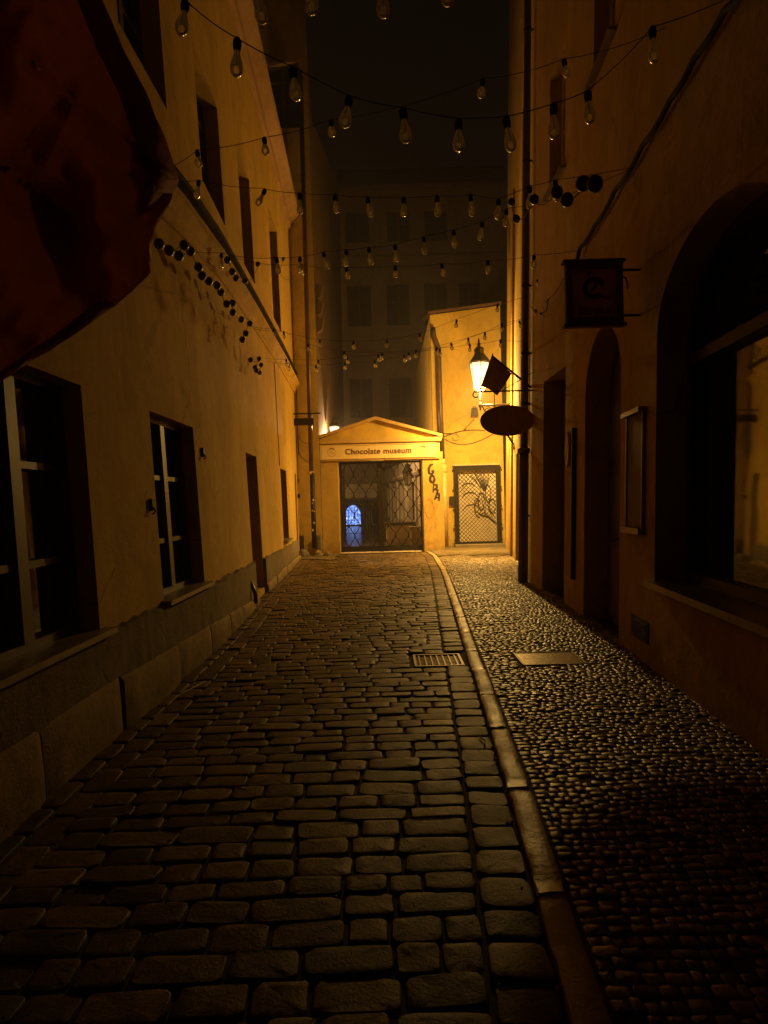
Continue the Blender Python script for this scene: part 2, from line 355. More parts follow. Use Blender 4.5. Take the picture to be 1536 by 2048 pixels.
def window_part(parent, W, o, depth, label=None, lit_curtain=True, mull=True, sill=True, mat=None, cross=(.42, .76), fw=.06, mw=.045):
    """window > frame, pane, curtain, sill"""
    y0, y1, z0, z1 = o['y0'], o['y1'], o['z0'], o['z1']; mat = mat or M['frame_wood']
    g = MB(); wslab(g, W, y0 + .01, y1 - .01, z0 + .01, z1 - .01, depth + .05, depth + .056); pane = g
    fr = MB()
    wslab(fr, W, y0, y0 + fw, z0, z1, depth - .02, depth + .08); wslab(fr, W, y1 - fw, y1, z0, z1, depth - .02, depth + .08)
    wslab(fr, W, y0 + fw, y1 - fw, z0, z0 + fw, depth - .018, depth + .078); wslab(fr, W, y0 + fw, y1 - fw, z1 - fw, z1, depth - .018, depth + .078)
    if mull:
        c = (y0 + y1) / 2; wslab(fr, W, c - mw, c + mw, z0 + fw, z1 - fw, depth - .035, depth + .07)
        for q in cross:
            zz = z0 + (z1 - z0) * q; wslab(fr, W, y0 + fw, c - mw, zz - .022, zz + .022, depth - .012, depth + .06); wslab(fr, W, c + mw, y1 - fw, zz - .022, zz + .022, depth - .012, depth + .06)
    f = fr.build('window', mat, parent, label=label); pane.build('pane', M['glass'], f)
    if sill:
        s = MB(); wslab(s, W, y0 - .07, y1 + .07, z0 - .035, z0 + .003, -.09, depth); s.build('sill', M['sill_metal'], f)
    return f

# ================================================================== GROUND
def XK(y): return float(np.interp(y, [-2, .5, 2.1, 3.2, 4.35, 7.7, 10.5, 13.5, 17.0, 18.6], [.38, .42, .53, .61, .68, .87, 1.04, 1.2, 1.30, 1.22]))
KW = .118
g = MB(); g.box((-15.5, -7.5, -.6), (15.5, 47.5, -.03)); structure('ground', g, M['earth'])
g = MB(); ys = [-3 + .5 * i for i in range(45)]
for a, b in zip(ys[:-1], ys[1:]):
    b = min(b, 18.6)
    if a < 18.6: g.quad((-2.6, a, 0), (XK(a) + .06, a, 0), (XK(b) + .06, b, 0), (-2.6, b, 0))
structure('roadway_bed', g, M['earth'])
SW = .035
g = MB()
for a, b in zip(ys[:-1], ys[1:]): g.quad((XK(min(a, 18.6)) + .105, a, SW), (XR(a) + .1, a, SW), (XR(b) + .1, b, SW), (XK(min(b, 18.6)) + .105, b, SW))
structure('pavement_bed', g, M['earth'])

def stones(items, seg, h, tilt=(.018, .03), rings=((1.0, -.03), (.99, -.006), (.965, -.0015), (.93, -.0004), (.6, .0))):
    """items: cx,cy,hx,hy,ang,zbase ; superellipse cushions with irregular outlines"""
    it = np.array(items); n = len(it); th = np.arange(seg) * 2 * PI / seg + PI / seg
    e = .31; cx_ = np.sign(np.cos(th)) * np.abs(np.cos(th)) ** e; sx_ = np.sign(np.sin(th)) * np.abs(np.sin(th)) ** e
    jit = 1 + rng.normal(0, .03, (n, seg)) - (rng.random((n, seg)) < .05) * .07; px = cx_[None] * it[:, 2:3] * jit; py = sx_[None] * it[:, 3:4] * (1 + rng.normal(0, .03, (n, seg)))
    ca, sa = np.cos(it[:, 4:5]), np.sin(it[:, 4:5]); tx, ty = rng.normal(0, tilt[0], (n, 1)), rng.normal(0, tilt[1], (n, 1)); dz = rng.normal(0, .0035, (n, 1))
    V = []; nr = len(rings)
    for sc, z in rings:
        X = px * sc; Y = py * sc; Z = it[:, 5:6] + h + z + dz + X * tx + Y * ty + (0 if z < -.02 else rng.normal(0, .0011, (n, seg)))
        V.append(np.stack([it[:, 0:1] + X * ca - Y * sa, it[:, 1:2] + X * sa + Y * ca, Z], -1))
    C = np.stack([it[:, 0], it[:, 1], it[:, 5] + h + dz[:, 0] + .0015], -1)[:, None]
    A = np.concatenate(V + [C], 1); per = seg * nr + 1; verts = A.reshape(-1, 3)
    base = np.arange(n)[:, None] * per; fs = []
    k = np.arange(seg); k2 = (k + 1) % seg
    quads = np.concatenate([np.stack([r * seg + k, r * seg + k2, (r + 1) * seg + k2, (r + 1) * seg + k], -1) for r in range(nr - 1)])
    tris = np.stack([(nr - 1) * seg + k, (nr - 1) * seg + k2, np.full(seg, nr * seg)], -1)
    Q = (base[:, :, None] + quads[None]).reshape(-1, 4); T = (base[:, :, None] + tris[None]).reshape(-1, 3)
    return verts, Q, T
def stone_object(name, items, seg, h, mat, **kw):
    v, Q, T = stones(items, seg, h, **kw); me = bpy.data.meshes.new(name); nq, nt_ = len(Q), len(T)
    me.vertices.add(len(v)); me.vertices.foreach_set('co', v.ravel()); me.loops.add(nq * 4 + nt_ * 3); me.loops.foreach_set('vertex_index', np.concatenate([Q.ravel(), T.ravel()]).astype(np.int32))
    me.polygons.add(nq + nt_); st = np.concatenate([np.arange(nq) * 4, nq * 4 + np.arange(nt_) * 3]); tot = np.concatenate([np.full(nq, 4), np.full(nt_, 3)])
    me.polygons.foreach_set('loop_start', st.astype(np.int32)); me.polygons.foreach_set('loop_total', tot.astype(np.int32)); me.polygons.foreach_set('use_smooth', np.ones(nq + nt_, bool))
    me.materials.append(mat); me.update(calc_edges=True); me.validate(); o = bpy.data.objects.new(name, me); COL.objects.link(o); o['kind'] = 'structure'; return o
GR = (.245, .715, 5.76, 6.21); MH = (1.215, 1.80, 5.60, 6.07)   # drain grate and access cover
items = []; y = .2
while y < 18.55:
    p = random.gauss(.137, .008); p = max(.115, p); yc = y + p / 2; xl = XL(yc) + .36; xr = XK(yc) - .225
    x = xl + random.uniform(-.05, .0); last = 0
    while x < xr - .06:
        w = random.choice([.15, .18, .2, .22, .24, .27, .3, .33]) * random.uniform(.92, 1.08)
        if xr - (x + w) < .11: w = xr - x
        cx, cy = x + w / 2, yc + .018 * math.sin(x * 2.3 + yc * .6) + random.gauss(0, .003)
        if not (GR[0] - .03 < cx + w / 2 and cx - w / 2 < GR[1] + .03 and GR[2] - .06 < cy < GR[3] + .06):
            items.append((cx, cy, w / 2 - .0055, p / 2 - .0055, random.gauss(0, .018) + .02, 0))
        x += w
    y += p
y = .2
while y < 18.5:   # gutter course along the kerb
    l = random.uniform(.15, .23); cy = y + l / 2; cx = XK(cy) - .115
    if not (GR[2] - .1 < cy < GR[3] + .1): items.append((cx, cy, .105 - .004, l / 2 - .008, random.gauss(-.06, .02), 0))
    y += l
for k in range(2):   # two courses laid lengthwise along the foot of the left wall
    y = .2
    while y < 17.6:
        l = random.uniform(.2, .34); cy = y + l / 2; cx = XL(cy) + .1 + k * .165
        items.append((cx, cy, .078, l / 2 - .008, random.gauss(.02, .02), 0)); y += l
for (a, b, c, d) in ((GR[0] - .21, GR[0] - .03, GR[2] - .02, GR[3] + .02),):
    for yy in (.08, .235, .39): items.append(((a + b) / 2, c + yy, .083, .07, 0, 0))
stone_object('roadway', items, 16, .014, M['sett'])
# small mosaic stones of the pavement
items = []; y = .6
while y < 17.2:
    p = max(.042, random.gauss(.053, .004)); xr = XR(y) + .06; x = XK(y) + KW + .004; ph = random.random() * 6
    while x < xr:
        w = random.choice((.045, .055, .06, .07, .085, .1)) * random.uniform(.78, .98)
        cx = x + w / 2; cy = y + p / 2 + .02 * math.sin(cx * 3.1 + y * .8) + random.gauss(0, .004)
        if not (MH[0] - .02 < cx + w * .3 and cx - w * .3 < MH[1] + .02 and MH[2] - .03 < cy < MH[3] + .03) and random.random() > .004:
            items.append((cx, cy, w / 2 - .0026, p / 2 - .0026, random.gauss(0, .09), SW))
        x += w
    y += p
stone_object('pavement', items, 8, .006, M['mosaic'], tilt=(.022, .026), rings=((1.0, -.02), (.96, -.003), (.84, -.0003)))
# kerb stones, part of one kerb
kb = MB(); y = .1
while y < 18.5:
    l = random.uniform(.7, 1.0); y1 = min(y + l - .014, 18.55); n = 12; vs = []; prof = [(0, -.05), (.001, .036), (.006, .042), (.045, .044), (.08, .044), (.109, .042), (.117, .036), (.118, -.05)]
    dzz = random.uniform(-.006, .006); dxx = random.uniform(-.006, .006)
    for i in range(n + 1):
        yy = y + (y1 - y) * i / n; en = .010 * (1 if i in (0, n) else 0); wob = random.gauss(0, .0028)
        for (px_, pz) in prof: vs.append((XK(yy) + dxx + (px_ - .058) * (1 - en * 4) + .058 + wob * (1 if px_ < .05 else .6), yy, pz + dzz - (en if pz > 0 else 0) + (random.gauss(0, .0026) if pz > .035 else 0)))
    m_ = len(prof); fs = [(i * m_ + j, i * m_ + j + 1, (i + 1) * m_ + j + 1, (i + 1) * m_ + j) for i in range(n) for j in range(m_ - 1)] + [tuple(range(m_)), tuple(n * m_ + j for j in range(m_ - 1, -1, -1))]
    kb.add(vs, fs); y += l
structure('kerb', kb, M['kerb'], True)
# worn concrete apron at the end of the pavement and at the left corner
def patch(name, x0, x1, y0, y1, z, mat, n=26, amp=.012):
    g = MB(); vs = []; fs = []
    for j in range(n + 1):
        for i in range(n + 1):
            a, b = i / n, j / n; yy = y0(a) + (y1 - y0(a)) * b; xx = x0(yy) + (x1(yy) - x0(yy)) * a
            vs.append((xx, yy, z + amp * (math.sin(xx * 9 + 1.3 * math.sin(yy * 5)) * math.sin(yy * 7 + xx * 3) * .5 + random.gauss(0, .25))))
    for j in range(n):
        for i in range(n): fs.append((j * (n + 1) + i, j * (n + 1) + i + 1, (j + 1) * (n + 1) + i + 1, (j + 1) * (n + 1) + i))
    g.add(vs, fs); return structure(name, g, mat, True)
patch('pavement_apron', lambda y: XK(min(y, 18.6)) + KW + .01, lambda y: XR(y) + .12, lambda a: 16.6 + .35 * math.sin(a * 7), 20.1, SW + .022, M['apron'])
patch('corner_paving', lambda y: XL(y) - .1, lambda y: -1.36 + .05 * math.sin(y * 6), lambda a: 16.9 + .2 * math.sin(a * 5), 18.7, .034, M['apron'])
g = MB(); g.quad((-7, 18.6, .03), (8, 18.6, .03), (8, 48, .03), (-7, 48, .03)); structure('yard_floor', g, M['yard'])

# ================================================================== LEFT BUILDING
LO = dict(w1=dict(y0=2.95, y1=4.2, z0=.74, z1=2.38, depth=.15), w2=dict(y0=5.42, y1=6.66, z0=.74, z1=2.39, depth=.15), d3=dict(y0=9.85, y1=10.95, z0=.1, z1=2.39, depth=.3),
          w4=dict(y0=14.1, y1=15.2, z0=.72, z1=2.36, depth=.3), d5=dict(y0=17.4, y1=17.9, z0=.05, z1=2.4, depth=.25),
          u0=dict(y0=5.4, y1=6.6, z0=5.7, z1=7.3, depth=.22), u1=dict(y0=8.1, y1=9.45, z0=5.74, z1=7.5, depth=.22), u2=dict(y0=10.95, y1=12.0, z0=5.75, z1=7.75, depth=.22), u3=dict(y0=14.3, y1=15.6, z0=5.8, z1=8.3, depth=.22),
          w0=dict(y0=.6, y1=1.9, z0=.74, z1=2.38, depth=.15))
def ZE(y): return float(np.interp(y, [-4, 11.4, 14, 17, 19], [11.1, 10.7, 10.2, 9.88, 9.85]))
lb = thing('townhouse', 'long ochre plastered house with crumbling plinth and cornice along the left of the alley', 'building', (-2.4, 9, 0))
brk = [p[1] for p in LP] + [5.2, 12.8, 16.4]
facade(WL, -3, 18.4, ZE, list(LO.values()), .34, brk).build('wall', M['ochre'], lb)
for k in ('w1', 'w2', 'w4', 'w0'):
    f = window_part(lb, WL, LO[k], LO[k]['depth'], cross=(.3, .66), fw=.05, mw=.052)
for k in ('u0', 'u1', 'u2', 'u3'):
    window_part(lb, WL, LO[k], .22, mat=M['brown_wood'], sill=False)
def door_part(parent, W, o, depth, mat, label=None):
    d = MB(); y0, y1, z0, z1 = o['y0'], o['y1'], o['z0'], o['z1']
    rise = o.get('rise', 0); c = (y0 + y1) / 2; a = (y1 - y0) / 2
    if rise:
        poly = [W(y0, z0, depth), W(y1, z0, depth)] + [W(c + a * math.cos(t), z1 - rise + rise * math.sin(t), depth) for t in [PI * i / 20 for i in range(21)]]
        back = [W(y0, z0, depth + .06), W(y1, z0, depth + .06)] + [W(c + a * math.cos(t), z1 - rise + rise * math.sin(t), depth + .06) for t in [PI * i / 20 for i in range(21)]]
        n = len(poly); d.add(poly + back, [tuple(range(n)), tuple(range(2 * n - 1, n - 1, -1))])
        zt = z1 - rise
    else:
        wslab(d, W, y0, y1, z0, z1, depth, depth + .06); zt = z1
    for (p, q) in ((y0 + .08, c - .05), (c + .05, y1 - .08)):
        for (zz0, zz1) in ((z0 + .12, z0 + (zt - z0) * .36), (z0 + (zt - z0) * .42, z0 + (zt - z0) * .68), (z0 + (zt - z0) * .73, zt - .08)):
            wslab(d, W, p, q, zz0, zz1, depth - .018, depth - .001)
            wslab(d, W, p + .05, q - .05, zz0 + .05, zz1 - .05, depth - .03, depth - .0185)
    ob = d.build('door', mat, parent, label=label)
    h = MB(); h.tube([W(c + .07, z0 + 1.05, depth - .03), W(c + .07, z0 + 1.05, depth - .08), W(c + .17, z0 + 1.03, depth - .08)], .011, 6); h.build('handle', M['iron'], ob, True); return ob
door_part(lb, WL, LO['d3'], .3, M['brown_wood']); door_part(lb, WL, LO['d5'], .25, M['dark_wood'])
# plinth: rough mortar band with a ragged upper edge, stone blocks below
def ragged(y0, y1, z, zlow, n0, name, mat, amp=.03, step=.07):
    g = MB(); k = int((y1 - y0) / step); 
    tops = [z(y0 + (y1 - y0) * i / k) + amp * (random.gauss(0, .35) + .6 * math.sin(i * .37) * math.sin(i * .11)) for i in range(k + 1)]; ns = [n0 + .004 * math.sin(i * .23) + random.gauss(0, .0012) for i in range(k + 1)]
    for i in range(k):
        a = y0 + (y1 - y0) * i / k; b = y0 + (y1 - y0) * (i + 1) / k; a_, b_ = zlow(a), zlow(b); ta, tb = max(tops[i], a_ + .05), max(tops[i + 1], b_ + .05)
        g.quad(WL(a, a_, ns[i]), WL(b, b_, ns[i + 1]), WL(b, tb, ns[i + 1]), WL(a, ta, ns[i])); g.quad(WL(a, ta, ns[i]), WL(b, tb, ns[i + 1]), WL(b, tb + .012, .01), WL(a, ta + .012, .01))
        g.quad(WL(a, a_, ns[i]), WL(b, b_, ns[i + 1]), WL(b, b_, .01), WL(a, a_, .01))
    for yy, t, nn in ((y0, tops[0], ns[0]), (y1, tops[-1], ns[-1])): g.quad(WL(yy, 0, nn), WL(yy, 0, .02), WL(yy, t, .02), WL(yy, t, nn))
    return g.build(name, mat, lb)
zp = lambda y: float(np.interp(y, [0, 4, 7, 9.6, 13, 18], [.73, .70, .69, .64, .57, .55]))
zb = lambda y: float(np.interp(y, [0, 4.4, 7.3, 9.3, 13, 18], [.44, .38, .27, .14, .18, .12]))
for a, b in ((-2, 9.83), (10.97, 17.43)):
    ragged(a, b, zp, lambda y: zb(y) - .03, -.05, 'plinth', M['plinth'])
blk = []
for a, b in ((-1.5, 9.8), (11.0, 17.4)):
    y = a
    while y < b:
        l = min(random.uniform(.7, 1.35), b - y); g = MB(); k = 10; nn = -.075 - random.uniform(0, .02)
        if l < .25: break
        vs = []
        for j, (zf, nf) in enumerate(((0, 0), (.45, -.004), (.9, 0), (1.0, .02))):
            for i in range(k + 1):
                yy = y + .01 + (l - .02) * i / k; ed = .018 if i in (0, k) else 0
                vs.append(WL(yy, zf * (zb(yy) + .003 * math.sin(yy * 5)), nn + nf + ed + random.gauss(0, .003)))
        g.add(vs, [(j * (k + 1) + i, j * (k + 1) + i + 1, (j + 1) * (k + 1) + i + 1, (j + 1) * (k + 1) + i) for j in range(3) for i in range(k)])
        for i in (0, k): g.add([vs[i], vs[k + 1 + i], vs[2 * (k + 1) + i], vs[3 * (k + 1) + i], WL(y + .01 + (l - .02) * i / k, zb(y), .02), WL(y + .01 + (l - .02) * i / k, 0, .02)], [(0, 1, 2, 3, 4, 5)])
        g.build('plinth_block', M['block'], lb, True); y += l
zc = lambda y: float(np.interp(y, [-3, 4, 6.5, 8.4, 11, 18.4], [4.25, 4.28, 4.56, 4.82, 4.93, 4.93])) 
g = MB(); wstrip(g, WL, -3, 18.4, zc, [(.01, -.16), (-.03, -.15), (-.03, -.1), (-.07, -.06), (-.07, -.02), (-.14, .05), (-.17, .08), (-.17, .13), (.01, .17)], .4); g.build('cornice', M['ochre'], lb)
g = MB(); wstrip(g, WL, -3, 18.4, lambda y: zc(y) + .42, [(.01, -.03), (-.10, -.02), (-.12, .015), (-.10, .045), (.01, .07)], .4); g.build('ledge', M['ledge'], lb)
g = MB(); wstrip(g, WL, -3, 18.4, ZE, [(.01, -.35), (-.08, -.3), (-.1, -.15), (-.3, -.03), (-.34, .04), (-.34, .12), (.01, .14)], .6); g.build('eave', M['brown'], lb)
g = MB(); wstrip(g, WL, -3, 18.4, ZE, [(-.34, .13), (3.5, 3.4), (7, .1), (7, -11)], 1.5); g.build('roof', M['roof'], lb)
g = MB(); g.quad(WL(18.4, 0, 0), WL(18.4, 0, 7), WL(18.4, 9.85, 7), WL(18.4, 9.85, 0)); g.build('end_wall', M['ochre'], lb)
for (u, v, s) in ((403, 905, .05), (300, 1010, .05)):   # small iron anchors in the plaster
    p = LW(u, v); g = MB(); wslab(g, WL, p[1] - .02, p[1] + .02, p[2] - s, p[2] + s, -.03, .0); g.tube([WL(p[1], p[2] - s * .5, -.03), WL(p[1] - .02, p[2] - s * 1.1, -.05), WL(p[1], p[2] - s * 1.5, -.02)], .008, 6); g.build('wall_anchor', M['iron'], lb)
g = MB(); g.tube([WL(13.95, z, -.012) for z in (4.7, 3.8, 3.0, 2.4)], .008, 6); g.build('conduit', M['pipe_dark'], lb, True)
g = MB(); g.tube([WL(9.2, .42, -.05), WL(9.18, .25, -.11), WL(9.2, .1, -.11)], .03, 8); g.build('spout', M['pipe_dark'], lb, True)

# ================================================================== TALL CORNER HOUSE at the left end, facing the camera, running on behind the gate
tb = thing('corner_tenement', 'tall brown house closing the left end, its edge and downpipe beside the gateway', 'building', (-4, 24, 0))
XC = -1.84
g = MB()
def TW(x, z, n=0): return (x - .004 * z, 18.4 + n, z)
TO = [dict(y0=-4.6, y1=-3.5, z0=11.6, z1=13.6), dict(y0=-3.05, y1=-2.1, z0=12.5, z1=14.4)]
facade(TW, -7, XC, lambda x: 20.0, TO, .2).build('wall', M['ochre'], tb)
for o in TO: window_part(tb, TW, o, .2, mat=M['brown_wood'], sill=False)
g = MB(); YS = 30.2; g.add([(XC, 18.4, 0), (XC, YS, 0), (XC + .1, YS, 16.8), (XC - .02, 18.9, 13.0), (XC - .06, 18.4, 16)], [(0, 1, 2, 3, 4)]); g.add([(XC + .1, YS, 16.8), (XC - .02, 18.9, 13.0), (-7, 18.9, 13.0), (-7, YS, 20)], [(0, 1, 2, 3)]); g.build('side_wall', M['dimmed'], tb)
g = MB(); g.box((-2.55, 18.30, 0), (-2.37, 18.39, .62), .01); g.build('base_course', M['plinth'], tb)
g = MB(); g.box((-1.98, 18.30, 0), (-1.87, 18.39, .62), .01); g.build('base_course', M['plinth'], tb)
g = MB(); g.tube([(-2.08, 18.2, 14), (-2.08, 18.2, 6), (-2.08, 18.2, 2.4)], .066, 12); g.build('downpipe', M['pipe_dark'], tb, True)
lp = MB(); lp.tube([(-2.06, 18.17, 2.45), (-2.05, 18.17, .25)], .07, 12); lpo = lp.build('downpipe_foot', M['iron'], tb, True, 'black lower pipe covered in torn stickers')
for i in range(7):
    z = random.choice((.7, .8, .95, 1.3, 1.5, 1.62, 1.95, 2.05, 2.2)) + random.uniform(-.05, .05); x = -2.05 + random.uniform(-.03, .05); s = random.uniform(.010, .03)
    g = MB(); g.box((x - s * .7, 18.085, z - s), (x + s * .7, 18.11, z + s)); g.build('sticker', M['sticker'], lpo)
g = MB(); g.lathe([(.085, 0), (.095, .02), (.095, .07), (.085, .09)], (-2.1, 18.19, 2.38), 12); g.build('pipe_collar', M['pipe_light'], tb, True)
g = MB(); g.box((-2.56, 18.1, 1.72), (-2.42, 18.2, 1.84), .01); g.build('junction_box', M['iron'], tb)
g = MB(); g.tube([(-2.47, 18.36, 4.9), (-2.47, 18.36, 3.9), (-2.46, 18.36, 3.0)], .012, 6)
g.tube(bez((-2.45, 18.35, 3.55), (-2.3, 18.32, 3.25), (-2.1, 18.26, 3.3)), .008, 6); g.tube(bez((-2.45, 18.35, 3.05), (-2.3, 18.32, 2.75), (-2.1, 18.26, 2.75)), .008, 6); g.build('cable', M['cable'], tb, True)
for z in (6.6, 7.1, 7.6): 
    g = MB(); g.hexa([(XC, 18.6, z), (XC + .14, 18.6, z + .1), (XC + .14, 18.9, z + .1), (XC, 18.9, z), (XC, 18.6, z + .42), (XC + .2, 18.6, z + .42), (XC + .2, 18.9, z + .42), (XC, 18.9, z + .42)]); g.build('corbel', M['dimmed'], tb)

# ================================================================== RIGHT BUILDING
RO = dict(arch=dict(y0=3.36, y1=5.38, z0=.80, z1=3.53, rise=.62, depth=.28), adoor=dict(y0=6.42, y1=7.85, z0=0, z1=3.47, rise=.72, depth=.3), rdoor=dict(y0=8.95, y1=10.2, z0=0, z1=3.42, depth=.3),
          nd=dict(y0=13.7, y1=15.0, z0=.05, z1=2.6, depth=.2), u1=dict(y0=6.75, y1=7.6, z0=6.5, z1=8.3, depth=.2), u2=dict(y0=9.1, y1=9.95, z0=6.3, z1=8.1, depth=.2),
          a0=dict(y0=.2, y1=2.2, z0=.80, z1=3.53, rise=.62, depth=.36))
rb = thing('arcaded_house', 'high dark ochre house with arched shop window and doors along the right of the alley', 'building', (2.6, 8, 0))
rbk = [p[1] for p in RP] + [1, 5.9, 8.4, 12.5, 17]
facade(WR, -3, 20.0, lambda y: 18.0, list(RO.values()), .3, rbk).build('wall', M['ochre'], rb)
g = MB(); g.quad(WR(-3, 18, 0), WR(20, 18, 0), WR(20, 20, 4), WR(-3, 20, 4)); g.quad(WR(20, 0, 0), WR(20, 0, 8), WR(20, 18, 8), WR(20, 18, 0)); g.build('roof', M['roof'], rb)
def arch_window(o, d):
    y0, y1, z0, z1, ri = o['y0'], o['y1'], o['z0'], o['z1'], o['rise']; c = (y0 + y1) / 2; a = (y1 - y0) / 2; zs = z1 - ri
    arc = lambda k, f=1.0: (c + a * f * math.cos(k), zs + (ri * f) * math.sin(k))
    g = MB(); pts = [(y0, z0), (y1, z0)] + [arc(PI * i / 20) for i in range(21)]; g.add([WR(p[0], p[1], d + .05) for p in pts], [tuple(range(len(pts)))]); 
    fr = MB(); fw = .085; wslab(fr, WR, y0, y0 + fw, z0, zs, d - .02, d + .07); wslab(fr, WR, y1 - fw, y1, z0, zs, d - .02, d + .07); wslab(fr, WR, y0 + fw, y1 - fw, z0, z0 + fw, d - .02, d + .07)
    wslab(fr, WR, y0 + fw, y1 - fw, zs - .28, zs - .19, d - .03, d + .07); 
    for i in range(20):
        k0, k1 = PI * i / 20, PI * (i + 1) / 20; q = [arc(k0, 1), arc(k1, 1), arc(k1, .88), arc(k0, .88)]
        fr.prism([WR(p[0], p[1], d - .02) for p in q], (.09, 0, 0))
    f = fr.build('arched_window', M['dark_wood'], rb); g.build('pane', M['glass'], f)
    s = MB(); wslab(s, WR, y0 - .06, y1 + .06, z0 - .05, z0 + .004, -.07, d); s.build('sill', M['sill_metal'], f)
arch_window(RO['arch'], .28); arch_window(RO['a0'], .36)
door_part(rb, WR, RO['adoor'], .3, M['brown_wood'], 'tall arched door'); door_part(rb, WR, RO['rdoor'], .3, M['dark_wood']); door_part(rb, WR, RO['nd'], .2, M['brown_wood'])
for k in ('u1', 'u2'): window_part(rb, WR, RO[k], .2, mat=M['panel_white'], fw=.11, cross=(.5,))
g = MB(); wslab(g, WR, 5.5, 5.98, .22, .42, -.012, .01)
for i in range(5): wslab(g, WR, 5.54, 5.94, .25 + i * .032, .262 + i * .032, -.02, -.0125)
g.build('vent_grille', M['iron'], rb)
g = MB(); g.tube([WR(11.2, z, -.11) for z in (18, 12, 6, 2.35)], .062, 14); g.build('downpipe', M['pipe_dark'], rb, True)
g = MB(); g.tube([WR(11.2, 2.4, -.12), WR(11.2, .03, -.12)], .088, 14); g.lathe([(.1, 0), (.112, .02), (.112, .08), (.1, .1)], WR(11.2, 2.34, -.12), 14); g.build('downpipe_foot', M['pipe_dark'], rb, True)
for z in (1.2, 3.2, 4.1, 5.3, 7.5, 9.8):
    g = MB(); g.lathe([(.07, 0), (.075, .01), (.075, .04), (.07, .05)], WR(11.2, z, -.11), 14); wslab(g, WR, 11.185, 11.215, z + .01, z + .04, -.05, .01); g.build('pipe_clip', M['iron'], rb)
g = MB(); g.tube([WR(11.75, z, -.035) for z in (6.6, 5.2, 3.6, 2.6)] , .028, 8); g.build('rain_conduit', M['pipe_light'], rb, True)
g = MB(); g.tube([WR(12.3, z, -.03) for z in (9, 6, 3, .4)], .02, 8); g.build('conduit', M['pipe_dark'], rb, True)
for yy, w in ((12.9, .35), (16.2, .4), (18.3, .4)):
    g = MB(); wslab(g, WR, yy, yy + w, .04, 9.5, -.06, .01); g.build('pilaster', M['ochre'], rb)
g = MB(); wslab(g, WR, 8.36, 8.86, .45, 2.42, -.02, .01); bo = g.build('notice_board', M['brown'], rb)
g = MB(); wslab(g, WR, 8.28, 8.33, .45, 2.46, -.06, .01); g.build('rail', M['iron'], bo)
orn = MB(); pts = [WR(8.6 + .11 * math.cos(t) * abs(math.cos(t)) ** .3, 2.2 + .24 * math.sin(t), -.03) for t in [2 * PI * i / 20 for i in range(20)]]; orn.prism(pts, (-.03, 0, 0)); orn.build('house_badge', M['lintel'], bo)

# ================================================================== END HOUSE (low, next to the gateway)
eb = thing('low_end_house', 'low bright ochre house closing the alley right of the gateway, with a barred door', 'building', (2.8, 20.5, 0))
def EW(x, z, n=0): return (x, 20.0 + n, z)
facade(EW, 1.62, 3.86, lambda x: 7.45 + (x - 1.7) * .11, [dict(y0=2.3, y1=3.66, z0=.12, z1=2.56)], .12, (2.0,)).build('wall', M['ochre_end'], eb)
g = MB(); g.hexa([(1.62, 20.0, 0), (1.62, 29, 0), (1.63, 29, 0), (1.63, 20.0, 0), (1.62, 20, 7.4), (1.62, 29, 7.4), (1.63, 29, 7.4), (1.63, 20, 7.4)]); g.build('side_wall', M['ochre_end'], eb)
g = MB(); g.add([EW(1.58, 7.45, -.08), EW(3.9, 7.7, -.08), EW(3.9, 7.8, -.08), EW(1.58, 7.54, -.08), EW(1.58, 8.4, 4), EW(3.9, 8.6, 4)], [(0, 1, 2, 3), (3, 2, 5, 4)]); g.build('roof', M['roof'], eb)
g = MB(); g.box((2.22, 19.62, .03), (3.84, 19.99, .13), .015); g.build('doorstep', M['step'], eb)
g = MB(); g.box((2.22, 19.93, 2.63), (3.7, 20.01, 2.67)); g.build('door_hood', M['lintel'], eb)
dr = MB(); x0, x1, z0, z1 = 2.26, 3.72, .14, 2.62; fw = .13; Yd = 19.86
for b_ in ((x0, x0 + fw, z0, z1), (x1 - fw, x1, z0, z1), (x0 + fw, x1 - fw, z1 - fw, z1), (x0 + fw, x1 - fw, z0, z0 + .06)): dr.box((b_[0], Yd, b_[2]), (b_[1], Yd + .07, b_[3]))
for z in (.22, .7, 1.3, 1.9, 2.52):
    dr.box((x0 - .04, Yd + .01, z), (x0 + .001, Yd + .06, z + .05)); dr.box((x1 - .001, Yd + .01, z), (x1 + .04, Yd + .06, z + .05))
do = dr.build('security_door', M['gate_iron'], eb)
g = MB(); g.box((x0 + .1, 20.05, z0), (x1 - .1, 20.1, z1 - .1)); g.build('door_panel', M['panel_white'], do)
g = MB(); xa, xb, za, zb2 = x0 + fw, x1 - fw, z0 + .06, z1 - fw; st = .128
for sgn in (1, -1):
    k = -30
    while k < 50:
        c0 = xa + k * st if sgn == 1 else xa + k * st; pts = []
        # line: x = c0 + sgn*(z-za)
        zs0, zs1 = za, zb2
        if sgn == 1: zs0 = max(za, za + (xa - c0)); zs1 = min(zb2, za + (xb - c0))
        else: zs0 = max(za, za + (c0 - xb)); zs1 = min(zb2, za + (c0 - xa))
        if zs1 - zs0 > .02: g.tube([(c0 + sgn * (zs0 - za), Yd + .035 + sgn * .006, zs0), (c0 + sgn * (zs1 - za), Yd + .035 + sgn * .006, zs1)], .0075, 4)
        k += 1
g.build('lattice', M['gate_iron'], do)
g = MB(); fn = lambda a, b: (2.35 + a * 1.25, 20.046, .2 + b * 2.3)
def arc2(cx, cy, rx, ry, t0, t1, n=14): return [(cx + rx * math.cos(t0 + (t1 - t0) * i / n), cy + ry * math.sin(t0 + (t1 - t0) * i / n)) for i in range(n + 1)]
